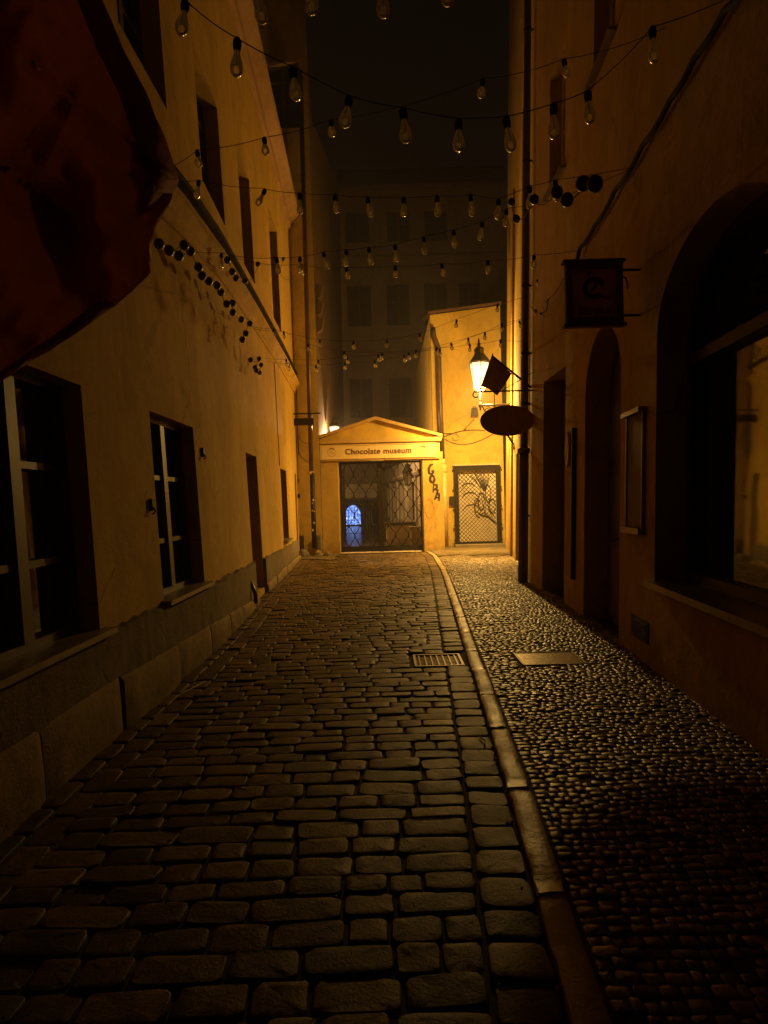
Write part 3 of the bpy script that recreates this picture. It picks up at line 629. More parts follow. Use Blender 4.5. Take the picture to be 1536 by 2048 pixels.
sc = [arc2(.3, .74, .16, .07, 3, .2), arc2(.34, .6, .2, .08, 3.1, .1), arc2(.38, .42, .22, .09, 3.1, -.4), arc2(.62, .55, .08, .12, 0, 6.2), arc2(.8, .66, .07, .12, 0, 6.2), arc2(.9, .48, .08, .1, 0, 6.2), arc2(.55, .45, .1, .12, 1, 5), arc2(.5, .5, .06, .1, 0, 6)]
sc += [[(.5, .42), (.6, .36), (.8, .33), (1.0, .24)], [(.55, .36), (.7, .4), (.85, .3), (1.02, .22)], [(.62, .66), (.66, .5), (.72, .36)], [(.75, .62), (.8, .44), (.92, .3)], [(.68, .7), (.74, .5), (.7, .36)], [(.85, .6), (.78, .5), (.9, .38), (.97, .3)], [(.35, .92), (.5, .84), (.62, .72)], [(.45, .95), (.55, .86), (.64, .74)]]
for i in range(9): sc.append([(.48 + i * .05, .96 - abs(i - 3) * .01), (.58 + i * .03, .84), (.68 + i * .008, .70)])
for p in sc: g.ribbon(p, .014 + random.random() * .012, fn)
g.build('graffiti', M['black_paint'], do)
g = MB(); g.box((2.1, 19.9, 1.38), (2.26, 19.99, 1.66), .01); g.build('bell_box', M['iron'], eb)
# downpipe between gateway and end house: dark above, pale foot
g = MB(); g.tube([(1.70, 19.85, 7.0), (1.72, 19.85, 6.75), (1.86, 19.85, 6.35), (1.87, 19.85, 4.5), (1.90, 19.85, 2.75)], .078, 12); g.build('downpipe', M['pipe_dark'], eb, True)
g = MB(); g.tube([(1.91, 19.85, 2.55), (1.92, 19.85, .05)], .11, 14); g.lathe([(.12, 0), (.15, .03), (.13, .07), (.15, .11), (.15, .2), (.12, .25)], (1.91, 19.85, 2.42), 14); g.build('downpipe_foot', M['pipe_light'], eb, True)
g = MB(); g.tube([(1.90, 19.85, 2.85), (1.905, 19.85, 2.66)], .084, 12); g.build('pipe_sleeve', M['lintel'], eb, True)
# service cables on the end wall
g = MB(); g.tube(bez((1.95, 19.96, 3.55), (2.6, 19.96, 3.85), (3.3, 19.985, 3.72), 14), .012, 6); g.tube(bez((1.66, 19.96, 3.75), (2.2, 19.96, 3.55), (2.7, 19.985, 3.8), 14), .009, 6)
g.tube(bez((2.0, 19.96, 3.5), (2.6, 19.96, 3.05), (3.6, 19.985, 3.65), 16), .008, 6); g.tube(bez((2.6, 19.96, 3.75), (2.8, 19.96, 3.95), (2.95, 19.96, 4.1), 6), .009, 6); g.build('cable', M['cable'], eb, True)
g = MB(); g.lathe([(.1, 0), (.1, .03), (.0, .031)], (2.38, 19.93, 3.42), 14); g = MB(); g.tube([(2.35 + .1 * math.cos(t), 19.955, 3.55 + .1 * math.sin(t)) for t in [2 * PI * i / 16 for i in range(17)]], .012, 6); g.build('cable_loop', M['pipe_light'], eb, True)

# box shaped spotlight high on the end wall
sp = thing('wall_spotlight', 'small dark box lamp under a cable high on the bright end wall', 'lamp', (2.95, 19.9, 4.2))
g = MB(); g.hexa([(2.84, 19.72, 4.18), (3.06, 19.72, 4.18), (3.06, 19.97, 4.18), (2.84, 19.97, 4.18), (2.87, 19.78, 4.44), (3.03, 19.78, 4.44), (3.03, 19.97, 4.44), (2.87, 19.97, 4.44)]); g.build('housing', M['iron'], sp)
g = MB(); g.tube(bez((2.88, 19.85, 4.43), (2.95, 19.85, 4.54), (3.02, 19.85, 4.43)), .012, 6); g.build('handle', M['iron'], sp)

# ================================================================== GATEWAY
gy = 18.6
gw = thing('pedimented_gateway', 'ochre gateway with triangular pediment and museum sign, closed by iron gates', 'gateway', (-.1, 18.8, 0))
g = MB(); g.box((-1.87, gy, 0), (-1.33, gy + .45, 2.78), .012); g.build('pier', M['ochre'], gw)
g = MB(); g.box((1.17, gy, 0), (1.66, gy + .45, 2.78), .012); g.box((1.66, gy + .12, 0), (1.80, gy + .45, 3.0)); pr = g.build('pier', M['ochre'], gw, label='right pier with black and red graffiti')
g = MB(); g.box((-1.93, gy - .05, 2.78), (1.70, gy + .45, 3.30), .008); g.build('entablature', M['cream'], gw)
g = MB(); g.prism([(-1.98, gy - .12, 3.302), (1.74, gy - .12, 3.302), (1.78, gy - .12, 3.42), (-2.02, gy - .12, 3.42)], (0, .6, 0)); g.build('cornice', M['cream'], gw)
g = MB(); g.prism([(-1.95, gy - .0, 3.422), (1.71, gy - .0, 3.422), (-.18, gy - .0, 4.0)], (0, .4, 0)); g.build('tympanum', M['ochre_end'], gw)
for sx, xe in ((-1, -2.02), (1, 1.78)):
    g = MB(); g.prism([(xe, gy - .13, 3.42), (xe, gy - .13, 3.47), (-.18, gy - .13, 4.08), (-.18, gy - .13, 3.95)] if 0 else [(xe, gy - .13, 3.424), (-.18, gy - .13, 3.97), (-.18, gy - .13, 4.07), (xe, gy - .13, 3.50)], (0, .55, 0)); g.build('raking_cornice', M['cream'], gw)
g = MB(); g.box((-1.80, gy - .06, 2.85), (1.56, gy - .051, 3.24)); 
for b_ in ((-1.84, 1.60, 3.235, 3.26), (-1.84, 1.60, 2.835, 2.86)): g.box((b_[0], gy - .075, b_[2]), (b_[1], gy - .0505, b_[3]))
for xx in (-1.84, 1.575): g.box((xx, gy - .074, 2.861), (xx + .025, gy - .0505, 3.234))
sb = g.build('sign_panel', M['sign_board'], gw)
text_mesh('Chocolate museum', .236, 'lettering', M['text'], sb, (-.12, gy - .066, 2.975), bold=.0025, spacing=1.06)
for cx in (-1.5, 1.2):
    g = MB(); f2 = lambda a, b: (cx + a, gy - .064, 3.04 + b)
    g.ribbon(arc2(0, 0, .125, .12, 0, 2 * PI, 24), .012, f2)
    for k in range(3): g.ribbon([(-.07 + .02 * k, .03 - .035 * k), (-.03 + .02 * k, .05 - .04 * k), (.01 + .02 * k, .02 - .035 * k), (.05 + .015 * k, .045 - .04 * k)], .010, f2)
    g.build('logo', M['logo'], sb)
    g = MB(); f3 = lambda a, b: (cx + a, gy - .067, 3.04 + b); g.ribbon(arc2(0, .075, .06, .05, PI, 0, 8), .028, f3); g.build('logo_cap', M['text'], sb)
g = MB(); g.box((-.36, gy - .075, 2.765), (.03, gy - .045, 2.80)); g.build('small_plate', M['bronze'], gw)
# graffiti on the right pier
def gw_fn(a, b): return (a, gy - .004, b)
g = MB(); S_ = [[(1.50, 2.62), (1.42, 2.60), (1.36, 2.48), (1.37, 2.36), (1.44, 2.33), (1.50, 2.38), (1.50, 2.42), (1.44, 2.42)], arc2(1.46, 2.18, .065, .10, .4, 6.7, 14), [(1.50, 2.04), (1.48, 1.78)], [(1.50, 2.03), (1.60, 1.99), (1.58, 1.90), (1.51, 1.88), (1.62, 1.84), (1.60, 1.74)], [(1.52, 1.56), (1.60, 1.78), (1.65, 1.74), (1.645, 1.52)], [(1.55, 1.63), (1.64, 1.62)]]
for p in S_: g.ribbon(p, .075, gw_fn)
g.build('graffiti', M['black_paint'], pr)
g = MB(); 
for p in (arc2(1.35, 1.30, .13, .28, 2.0, -3.6, 30), [(1.36, 1.28), (1.42, 1.45), (1.46, 1.5)], [(1.52, 1.42), (1.52, 1.2), (1.51, .95)], arc2(1.55, 1.37, .05, .07, 1.6, -1.6, 10), [(1.5, .86), (1.55, .8), (1.5, .74), (1.56, .7)]): g.ribbon(p, .014, gw_fn)
g.build('graffiti_tag', M['red_paint'], pr)
g = MB(); g.box((-1.36, gy + .1, .0), (1.2, gy + .36, .045), .01); g.build('threshold', M['lintel'], gw)
# the two iron leaves
def leaf(x0, x1, z0, z1):
    g = MB(); yy = gy + .2
    for b_ in ((x0, x0 + .06, z0, z1), (x1 - .05, x1, z0, z1), (x0 + .06, x1 - .05, z1 - .06, z1), (x0 + .06, x1 - .05, z0, z0 + .16)): g.box((b_[0], yy, b_[2]), (b_[1], yy + .05, b_[3]))
    lf = g.build('gate_leaf', M['gate_iron'], gw); g = MB(); xa, xb, za, zb_ = x0 + .06, x1 - .05, z0 + .16, z1 - .06
    nc = 3; cw = (xb - xa) / nc; hh = (zb_ - za) / 4
    for i in range(nc):
        cx = xa + cw * (i + .5); A = cw * .5
        for s in (1, -1):
            pts = []
            for j in range(5):
                zc_ = za + hh * j
                pts += [(cx + s * A * .12, yy + .02, zc_)] if j == 0 else [(cx + s * A * .14, yy + .02, zc_ - .05), (cx + s * A * .14, yy + .02, zc_ + .05)] if j < 4 else [(cx + s * A * .14, yy + .02, zc_)]
                if j < 4: pts += [(cx + s * A * .95, yy + .02, zc_ + hh * .42), (cx + s * A * .95, yy + .02, zc_ + hh * .58)]
            g.tube(pts, .013, 6)
        for j in range(1, 4): g.lathe([(.0, -.05), (.04, -.03), (.04, .03), (0, .05)], (cx, yy + .02, za + hh * j), 8)
        for s in (-1, 1):
            g.tube(bez((cx, yy + .02, za), (cx + s * .1, yy + .02, za + .1), (cx + s * .08, yy + .02, za + .2)), .008, 5)
            for j in range(4): g.tube([(cx + s * A * .95, yy + .02, za + hh * (j + .5) - .08), (cx + s * A, yy + .02, za + hh * (j + .5)), (cx + s * A * .95, yy + .02, za + hh * (j + .5) + .08)], .016, 5)
    g.build('scrollwork', M['gate_iron'], lf, True); return lf
leaf(-1.31, -.13, .06, 2.76); leaf(-.11, 1.15, .06, 2.76)
g = MB(); g.box((-.17, gy + .16, .05), (-.03, gy + .2, 2.76)); g.build('meeting_bar', M['gate_iron'], gw)
g = MB(); g.box((1.08, gy + .12, 1.35), (1.16, gy + .2, 1.52), .01); g.tube([(1.1, gy + .13, 1.45), (1.1, gy + .07, 1.45), (1.02, gy + .07, 1.45)], .012, 6); g.build('lock', M['sill_metal'], gw)

# ================================================================== BEHIND THE GATE
bb = thing('rear_tenement', 'tall dim brown house far behind the gateway, closing the view under the night sky', 'building', (1, 31, 0))
def BW(x, z, n=0): return (x, 30.2 + n, z)
BO = [dict(y0=-1.95, y1=-.15, z0=.03, z1=1.66, depth=.5), dict(y0=-1.5, y1=-.4, z0=5.6, z1=7.5), dict(y0=-1.5, y1=-.35, z0=10.0, z1=12.0), dict(y0=.4, y1=1.5, z0=10.0, z1=12.0), dict(y0=2.2, y1=3.3, z0=10.0, z1=12.0), dict(y0=.4, y1=1.5, z0=5.6, z1=7.5), dict(y0=3.9, y1=4.9, z0=10, z1=12), dict(y0=-1.5, y1=-.35, z0=14.0, z1=15.5), dict(y0=.5, y1=1.6, z0=14.0, z1=15.5), dict(y0=2.3, y1=3.4, z0=14.0, z1=15.5)]
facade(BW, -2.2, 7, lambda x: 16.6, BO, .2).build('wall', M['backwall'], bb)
for o in BO[1:]: window_part(bb, BW, o, .2, mat=M['bark'], sill=False, cross=(.6,))
for z in (8.6, 13.1): g = MB(); g.box((-1.74, 30.08, z), (7, 30.2, z + .18)); g.build('string_course', M['backwall'], bb)
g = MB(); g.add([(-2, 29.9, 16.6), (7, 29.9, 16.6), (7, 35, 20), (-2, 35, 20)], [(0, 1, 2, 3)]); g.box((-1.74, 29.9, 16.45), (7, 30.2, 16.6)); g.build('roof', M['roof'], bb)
g = MB(); g.box((-1.85, 30.05, 1.75), (-.1, 30.15, 2.42), .01); bbo = g.build('fascia_board', M['pale'], bb)
g = MB(); g.tube([(-1.6 + .1 * math.cos(t), 30.03, 2.1 + .16 * math.sin(t)) for t in [2 * PI * i / 14 for i in range(15)]], .015, 5); g.box((-1.2, 30.03, 2.16), (-.35, 30.045, 2.2)); g.box((-1.1, 30.03, 2.02), (-.5, 30.045, 2.05)); g.build('ornament', M['bronze'], bbo)
g = MB(); g.box((-2.0, 30.1, 2.45), (.05, 30.2, 2.52)); g.build('board_ledge', M['dark_wood'], bb)
# passage through the rear house, with the glowing window at its far end
pa = thing('rear_passage', 'dark vaulted passage seen through the left gate, a blue lit arched window at its end', 'passage', (-1.4, 35, 0))
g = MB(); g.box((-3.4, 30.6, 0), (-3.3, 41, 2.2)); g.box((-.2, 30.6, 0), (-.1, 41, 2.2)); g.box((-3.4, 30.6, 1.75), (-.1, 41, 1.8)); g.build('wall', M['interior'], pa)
c = -2.0; g = MB(); pts = [(c - .5, 40.2, .12), (c + .48, 40.2, .12), (c + .48, 40.2, .75)] + [(c + .48 * math.cos(t), 40.2, .75 + .62 * math.sin(t)) for t in [PI * i / 12 for i in range(1, 12)]] + [(c - .5, 40.2, .75)]
g.prism(pts, (0, .04, 0)); bw = g.build('arched_window', M['blue'], pa)
g = MB()
for k in range(4): g.tube([(c - .3 + k * .2, 40.15, .12), (c - .3 + k * .2, 40.15, 1.3)], .014, 5)
for z in (.4, .75, 1.05): g.tube([(c - .5, 40.14, z), (c + .48, 40.14, z)], .012, 5)
g.build('glazing_bars', M['iron'], bw)
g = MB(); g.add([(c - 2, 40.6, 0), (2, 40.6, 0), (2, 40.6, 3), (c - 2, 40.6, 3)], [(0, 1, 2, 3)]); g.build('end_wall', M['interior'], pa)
for xx in (-.95, -.82, -.68): g = MB(); g.box((xx, 33.0, 0.05), (xx + .045, 33.06, 1.55)); g.build('post', M['pale'], pa)
# shop wing along the right side of the yard
sw = thing('yard_shop_wing', 'pale low shop wing with windows running along the right of the yard behind the gate', 'building', (.9, 25, 0))
def YW(y, z, n=0): return (1.22 - (y - 19.2) * .105 + n, y, z)
YO = [dict(y0=21.0, y1=22.3, z0=.85, z1=2.2), dict(y0=23.2, y1=24.6, z0=.85, z1=2.2), dict(y0=25.8, y1=27.0, z0=.05, z1=2.15), dict(y0=28, y1=29.2, z0=.85, z1=2.2)]
facade(YW, 19.2, 30.2, lambda y: 3.1, YO, .15).build('wall', M['pale'], sw)
for o in YO: window_part(sw, YW, o, .15, mat=M['dark_wood'], sill=False, fw=.08, cross=())
g = MB(); wstrip(g, YW, 19.2, 30.2, lambda y: 2.35, [(.01, 0), (-.1, .02), (-.16, .1), (-.16, .16), (.01, .2)], 1); g.build('cornice', M['pale'], sw)
g = MB(); wstrip(g, YW, 19.2, 30.2, lambda y: 3.1, [(-.2, -.03), (-.2, .05), (.34, .3)], 2); g.build('roof', M['roof'], sw)
for yy in (20.3, 22.75, 25.1, 27.5): g = MB(); wslab(g, YW, yy, yy + .28, .03, 2.35, -.07, .01); g.build('pilaster', M['pale'], sw)
cb = thing('concrete_planter', 'pale rectangular planter with dark rim just inside the right gate leaf', 'planter', (.75, 20.6, .03))
g = MB(); g.box((.05, 20.3, .03), (.98, 20.9, .78), .02); g.build('body', M['pale'], cb)
g = MB(); g.box((.0, 20.25, .785), (1.02, 20.95, .86), .015); g.build('rim', M['dark_wood'], cb)
gb = thing('grey_cabinet', 'dark waist high cabinet with pale top in the right corner behind the gate', 'cabinet', (1.0, 19.55, 0))
g = MB(); g.box((.82, 19.35, .03), (1.12, 19.7, .72), .01); g.build('body', M['bronze'], gb)
g = MB(); g.box((.78, 19.32, .722), (1.14, 19.73, .75), .005); g.build('top', M['lintel'], gb)

# ------------------------------------------------------------------ lanterns
def lantern(root, base, h, r0_, r1_, pane, frame, seg=6, light=None):
    """tapered lantern: base point, glass height h, bottom/top radius"""
    bx, by, bz = base; rot = PI / 6
    ring = lambda r, z: [(bx + r * math.cos(rot + 2 * PI * k / seg), by + r * math.sin(rot + 2 * PI * k / seg), bz + z) for k in range(seg)]
    a, b = ring(r0_, 0), ring(r1_, h); g = MB()
    for k in range(seg): g.tube([a[k], b[k]], .012 * h / .7, 5)
    g.tube(a + [a[0]], .016 * h / .7, 5); g.tube(b + [b[0]], .018 * h / .7, 5); g.build('cage', frame, root)
    for k in range(seg):
        j = (k + 1) % seg; g = MB(); g.quad(a[k], a[j], b[j], b[k]); g.build('glass_pane', pane, root)
    g = MB(); s = h / .7; g.lathe([(r1_ * 1.12, 0), (r1_ * 1.05, .05 * s), (r1_ * .62, .2 * s), (r1_ * .5, .24 * s), (r1_ * .5, .33 * s), (r1_ * .58, .35 * s), (r1_ * .3, .42 * s)], (bx, by, bz + h + .012), seg, rot); g.build('hood', frame, root)
    g = MB(); g.lathe([(r1_ * .25, 0), (.035 * s, .05 * s), (.055 * s, .09 * s), (.025 * s, .13 * s), (.03 * s, .17 * s), (.004, .26 * s)], (bx, by, bz + h + .42 * s), 10); g.build('finial', frame, root, True)
    g = MB(); g.tube([(bx + r0_ * 1.04 * math.cos(2 * PI * k / 16), by + r0_ * 1.04 * math.sin(2 * PI * k / 16), bz - .02) for k in range(17)], .014 * s, 6); g.tube([(bx - r0_, by, bz - .02), (bx, by, bz - .06), (bx + r0_, by, bz - .02)], .011 * s, 5); g.build('collar', frame, root, True)
    if light:
        g = MB(); g.lathe([(.02, 0), (.045, .03), (.05, .08), (.03, .15), (.01, .17)], (bx, by, bz + h * .5), 10); g.build('mantle', M['mantle'], root, True)
LX = at(957, 752, 16.8); LX = (float(LX[0]) + .03, 16.8, float(LX[2]))
lz0 = LX[2] - .36
ln = thing('gas_lantern', 'lit hexagonal gas lantern glowing on a scrolled iron bracket at the right wall', 'street lamp', WR(16.8, 3.6, -.05), None)
lantern(ln, (LX[0], LX[1], lz0), .70, .15, .27, M['lit_pane'], M['iron'], light=True)
xw = WR(16.8, 4.2, 0)[0]; zb_ = lz0 - .42
g = MB(); g.tube([(LX[0], 16.8, lz0 - .06), (LX[0], 16.8, zb_ - .14)], .022, 8); g.tube([(LX[0] - .03, 16.8, zb_), (xw, 16.8, zb_)], .028, 8); g.tube([(xw - .03, 16.8, zb_ + .05), (xw - .03, 16.8, zb_ - .75)], .025, 8)
g.lathe([(.01, -.1), (.045, -.04), (.05, .0), (.035, .05), (.02, .09)], (LX[0], 16.8, zb_), 10); g.tube(bez((LX[0] + .05, 16.8, zb_ - .02), (LX[0] + .3, 16.8, zb_ - .6), (xw - .03, 16.8, zb_ - .7), 14), .018, 8)
def spiral(cx, cz, r, y, t0, turns, n=26, s=1): return [(cx + s * r * (1 - .75 * i / n) * math.cos(t0 + turns * 2 * PI * i / n), y, cz + r * (1 - .75 * i / n) * math.sin(t0 + turns * 2 * PI * i / n)) for i in range(n + 1)]
W0 = xw - LX[0]
for (fx, fz, r) in ((.22, -.13, .1), (.42, -.14, .11), (.62, -.17, .13), (.82, -.2, .14), (.55, -.36, .1), (.8, -.45, .11)): g.tube(spiral(LX[0] + W0 * fx, zb_ + fz, r, 16.8, 1.2, 1.4, s=random.choice((1, -1))), .010, 6)
g.build('bracket', M['iron'], ln, True)
li = bpy.data.lights.new('gas_flame', 'POINT'); li.energy = LAMP_W; li.color = LCOL; li.shadow_soft_size = .06
lo = bpy.data.objects.new('gas_flame', li); COL.objects.link(lo); lo.parent = ln; q = ORG[ln.name]; lo.location = (LX[0] - q[0], LX[1] - q[1], lz0 + .17 - q[2])
li = bpy.data.lights.new('added_down_spot', 'SPOT'); li.energy = LAMP_DOWN; li.color = LCOL; li.shadow_soft_size = .05; li.spot_size = math.radians(172); li.spot_blend = 1.0   # added downward spot, steepens the lamp's falloff along the alley
lo = bpy.data.objects.new('added_down_spot', li); COL.objects.link(lo); lo.parent = ln; lo.location = (LX[0] - q[0], LX[1] - q[1], lz0 + .18 - q[2])

YLx = at(669, 866, 20.4)
yl = thing('yard_lantern', 'lit lantern in the yard peeping over the left end of the pediment', 'street lamp', (-1.84, 20.4, YLx[2] - .3), 'yard lanterns behind the gateway')
lantern(yl, (float(YLx[0]), 20.4, float(YLx[2]) - .22), .42, .11, .18, M['yard_pane'], M['iron'])
g = MB(); g.tube([(-1.86, 20.4, YLx[2] - .35), (float(YLx[0]), 20.4, YLx[2] - .35), (float(YLx[0]), 20.4, YLx[2] - .22)], .018, 6); g.build('bracket', M['iron'], yl)
li = bpy.data.lights.new('yard_flame', 'POINT'); li.energy = 600; li.color = (1, .60, .27); li.shadow_soft_size = .06
lo = bpy.data.objects.new('yard_flame', li); COL.objects.link(lo); lo.parent = yl; q = ORG[yl.name]; lo.location = (float(YLx[0]) - q[0], 0, float(YLx[2]) - q[2] - .08)
p = at(815, 948, 20.6)
y2 = thing('yard_lantern', 'unlit black lantern on the shop wing seen through the right gate leaf', 'street lamp', (p[0], p[1], p[2] - .25), 'yard lanterns behind the gateway')
lantern(y2, (float(p[0]) , 20.6, float(p[2]) - .35), .42, .10, .19, M['bulb'], M['iron'])
g = MB(); g.tube([(p[0], 20.6, p[2] - .4), (p[0], 20.6, p[2] - .5), (p[0] + .4, 20.6, p[2] - .5)], .014, 6); g.build('bracket', M['iron'], y2)

# ================================================================== SIGNS
# oval hanging sign
ys_ = 10.9
c = at(1015, 841, ys_); ov = thing('oval_sign', 'dark oval signboard hanging from an iron arm below the lit lantern', 'sign', WR(ys_, 3.4, -.02))
rx, rz = 53 * ys_ / F, 29 * ys_ / F
def ell(f, y, n=48): return [(c[0] + rx * f * math.cos(2 * PI * i / n), y, c[2] + rz * f * math.sin(2 * PI * i / n)) for i in range(n)]
g = MB(); g.prism(ell(.97, ys_ - .015), (0, .03, 0)); g.build('board', M['bronze'], ov)
g = MB(); e_ = ell(1.0, ys_); g.tube(e_ + [e_[0]], .016, 8, False); g.build('rim', M['bronze'], ov, True)
a_ = at(948, 786, ys_); zt = a_[2] + .02; g = MB(); g.tube([(a_[0] + .03, ys_, zt), (WR(ys_, zt)[0], ys_, zt)], .014, 8)
g.tube([(a_[0] + .03 + .05 * math.cos(t) - .0, ys_, zt - .05 + .05 * math.sin(t)) for t in [PI / 2 + PI * 1.3 * i / 10 for i in range(11)]], .011, 6)
for dx in (-.22, .22): g.tube([(c[0] + dx, ys_, zt), (c[0] + dx, ys_, c[2] + rz * .85)], .007, 6)
g.tube([(c[0] - .1, ys_, zt), (WR(ys_, zt + .35)[0], ys_, zt + .32)], .006, 6); g.build('arm', M['iron'], ov)
# square framed sign
sy = 5.85
A = at(1130, 528, sy); B = at(1246, 646, sy); x0, x1, z0, z1 = A[0], B[0], B[2], A[2]
sq = thing('square_sign', 'square framed dark shop sign on two iron rods high on the right wall', 'sign', WR(sy, 3.4, 0))
g = MB(); fw = .055; y_ = sy - .03
for b_ in ((x0, x0 + fw, z0, z1), (x1 - fw, x1, z0, z1), (x0 + fw, x1 - fw, z0, z0 + fw), (x0 + fw, x1 - fw, z1 - fw, z1)): g.box((b_[0], y_, b_[2]), (b_[1], y_ + .07, b_[3]), .006)
g.box((x0 - .025, y_ - .01, z1), (x1 + .025, y_ + .08, z1 + .03), .006); g.box((x0 - .025, y_ - .01, z0 - .03), (x1 + .025, y_ + .08, z0), .006); g.build('frame', simple('sign_frame_wood', (.13, .07, .04), .7), sq)
g = MB(); g.box((x0 + fw - .005, sy - .005, z0 + fw - .005), (x1 - fw + .005, sy + .02, z1 - fw + .005)); bd = g.build('board', simple('sign_ground', (.50, .27, .14), .6, 0, .3, 14, .05), sq)
g = MB(); cx, cz = (x0 + x1) / 2, (z0 + z1) / 2 + .05; f4 = lambda a, b: (cx + a, sy - .008, cz + b)
g.ribbon(arc2(0, 0, .085, .08, .3, 5.6, 22), .045, f4); g.ribbon([(-.03, .1), (-.06, .13), (-.02, .15)], .02, f4); g.ribbon([(-.03, -.03), (.02, .02), (.0, .05)], .03, f4); g.ribbon([(.05, -.07), (.12, -.1), (.14, -.08)], .016, f4); g.build('emblem', M['black_paint'], bd)
text_mesh('DENSUI', .085, 'lettering', M['black_paint'], bd, (cx, sy - .008, z0 + fw + .035), extr=.001)
g = MB(); xw_ = WR(sy, z1)[0]
for zz in (z1 - .07, z0 + .07): g.tube([(x1, sy, zz), (xw_ + .02, sy, zz)], .012, 8)
g.tube(bez((x1, sy, z1 - .13), (x1 + .05, sy, z1 - .13), (x1 + .05, sy, z1 - .25)), .007, 6); g.build('rod', M['iron'], sq)
# little plate sign on a bar at the left corner
ps = thing('hanging_plate', 'narrow dark name plate hanging from a bar beside the left downpipe', 'sign', (-2.3, 17.9, 3.8))
pA, pB = at(588, 837, 17.8), at(628, 850, 17.8); g = MB(); g.box((pA[0], 17.78, pB[2]), (pB[0], 17.82, pA[2]), .006); g.build('plate', M['iron'], ps)
b0, b1 = at(577, 828, 17.8), at(641, 827, 17.8); g = MB(); g.tube([(WL(17.8, 3.9)[0], 17.8, b0[2]), (b1[0], 17.8, b0[2])], .022, 8)
for xx in (pA[0] + .08, pB[0] - .08): g.tube([(xx, 17.8, b0[2]), (xx, 17.8, pA[2])], .008, 6)
g.build('bar', M['iron'], ps)
# poster case
pc = thing('poster_case', 'tall narrow framed poster on the right wall between arched window and arched door', 'poster', WR(5.9, 1.2, 0))
g = MB(); wslab(g, WR, 5.66, 6.12, 1.25, 2.3, -.02, .005); g.build('poster', M['poster'], pc)
g = MB(); wslab(g, WR, 5.64, 5.66, 1.23, 2.34, -.035, .004); wslab(g, WR, 6.12, 6.14, 1.23, 2.34, -.033, .004); wslab(g, WR, 5.62, 6.16, 2.3, 2.345, -.08, .003); wslab(g, WR, 5.62, 6.16, 1.19, 1.245, -.07, .003); g.build('frame', M['poster_frame'], pc)
# small iron wall bracket near the end of the right wall
wb = thing('wall_bracket', 'empty iron wall bracket below the oval sign near the far door', 'bracket', WR(15.8, 3.0, 0))
p = WR(15.8, 3.2, 0); g = MB(); g.tube([(p[0], 15.8, 3.25), (p[0] - .32, 15.8, 3.25)], .022, 6); g.tube([(p[0] - .22, 15.8, 3.22), (p[0] - .02, 15.8, 2.9)], .03, 6); g.build('arm', M['iron'], wb)
g = MB(); g.tube(bez((p[0] - .05, 15.8, 2.95), (p[0] + .03, 15.8, 2.6), (p[0] - .02, 15.8, 2.3)), .012, 6); g.build('cord', M['cable'], wb)

# ------------------------------------------------------------------ cloth
def cloth(name, corners, n, m_, yfun, mat, parent, th=.004):
    """bilinear patch between 4 corner polylines given as function (s,t)->(u,v) px, depth yfun(s,t)"""
    vs = []; fs = []
    for j in range(m_ + 1):
        for i in range(n + 1):
            s, t = i / n, j / m_; u, v = corners(s, t); p = at(u, v, yfun(s, t, u, v)); vs.append(tuple(p))
    for j in range(m_):
        for i in range(n): fs.append((j * (n + 1) + i, j * (n + 1) + i + 1, (j + 1) * (n + 1) + i + 1, (j + 1) * (n + 1) + i))
    g = MB(); g.add(vs, fs); o = g.build(name, mat, parent, True)
    sm = o.modifiers.new('thickness', 'SOLIDIFY'); sm.thickness = th; return o
# brown flag beside the lantern, on a pole from the right wall
fy = 11.6
pw = RW(1062, 775); pt = at(985, 712, fy)
fl = thing('brown_flag', 'limp brown flag on a slanting pole between lit lantern and tall downpipe', 'flag', tuple(pw))
g = MB(); g.tube([(pw[0], pw[1], pw[2]), tuple(pt)], [.022, .014], 8); g.lathe([(.01, 0), (.02, .02), (.0, .05)], tuple(pt), 8); g.build('pole', M['iron'], fl, True)
top = [(983, 714), (1024, 745)]; 
def fc(s, t):
    a = (983 + 41 * s, 712 + 35 * s); b = [(962, 772), (978, 778), (994, 791), (1006, 775), (1024, 747)]; k = s * 4; i = min(3, int(k)); q = (b[i][0] + (b[i + 1][0] - b[i][0]) * (k - i), b[i][1] + (b[i + 1][1] - b[i][1]) * (k - i)); return (a[0] + (q[0] - a[0]) * t, a[1] + (q[1] - a[1]) * t)
cloth('cloth', fc, 30, 20, lambda s, t, u, v: fy - .02 + .07 * math.sin(s * 9 + t * 1.5) * t, M['flag_brown'], fl)
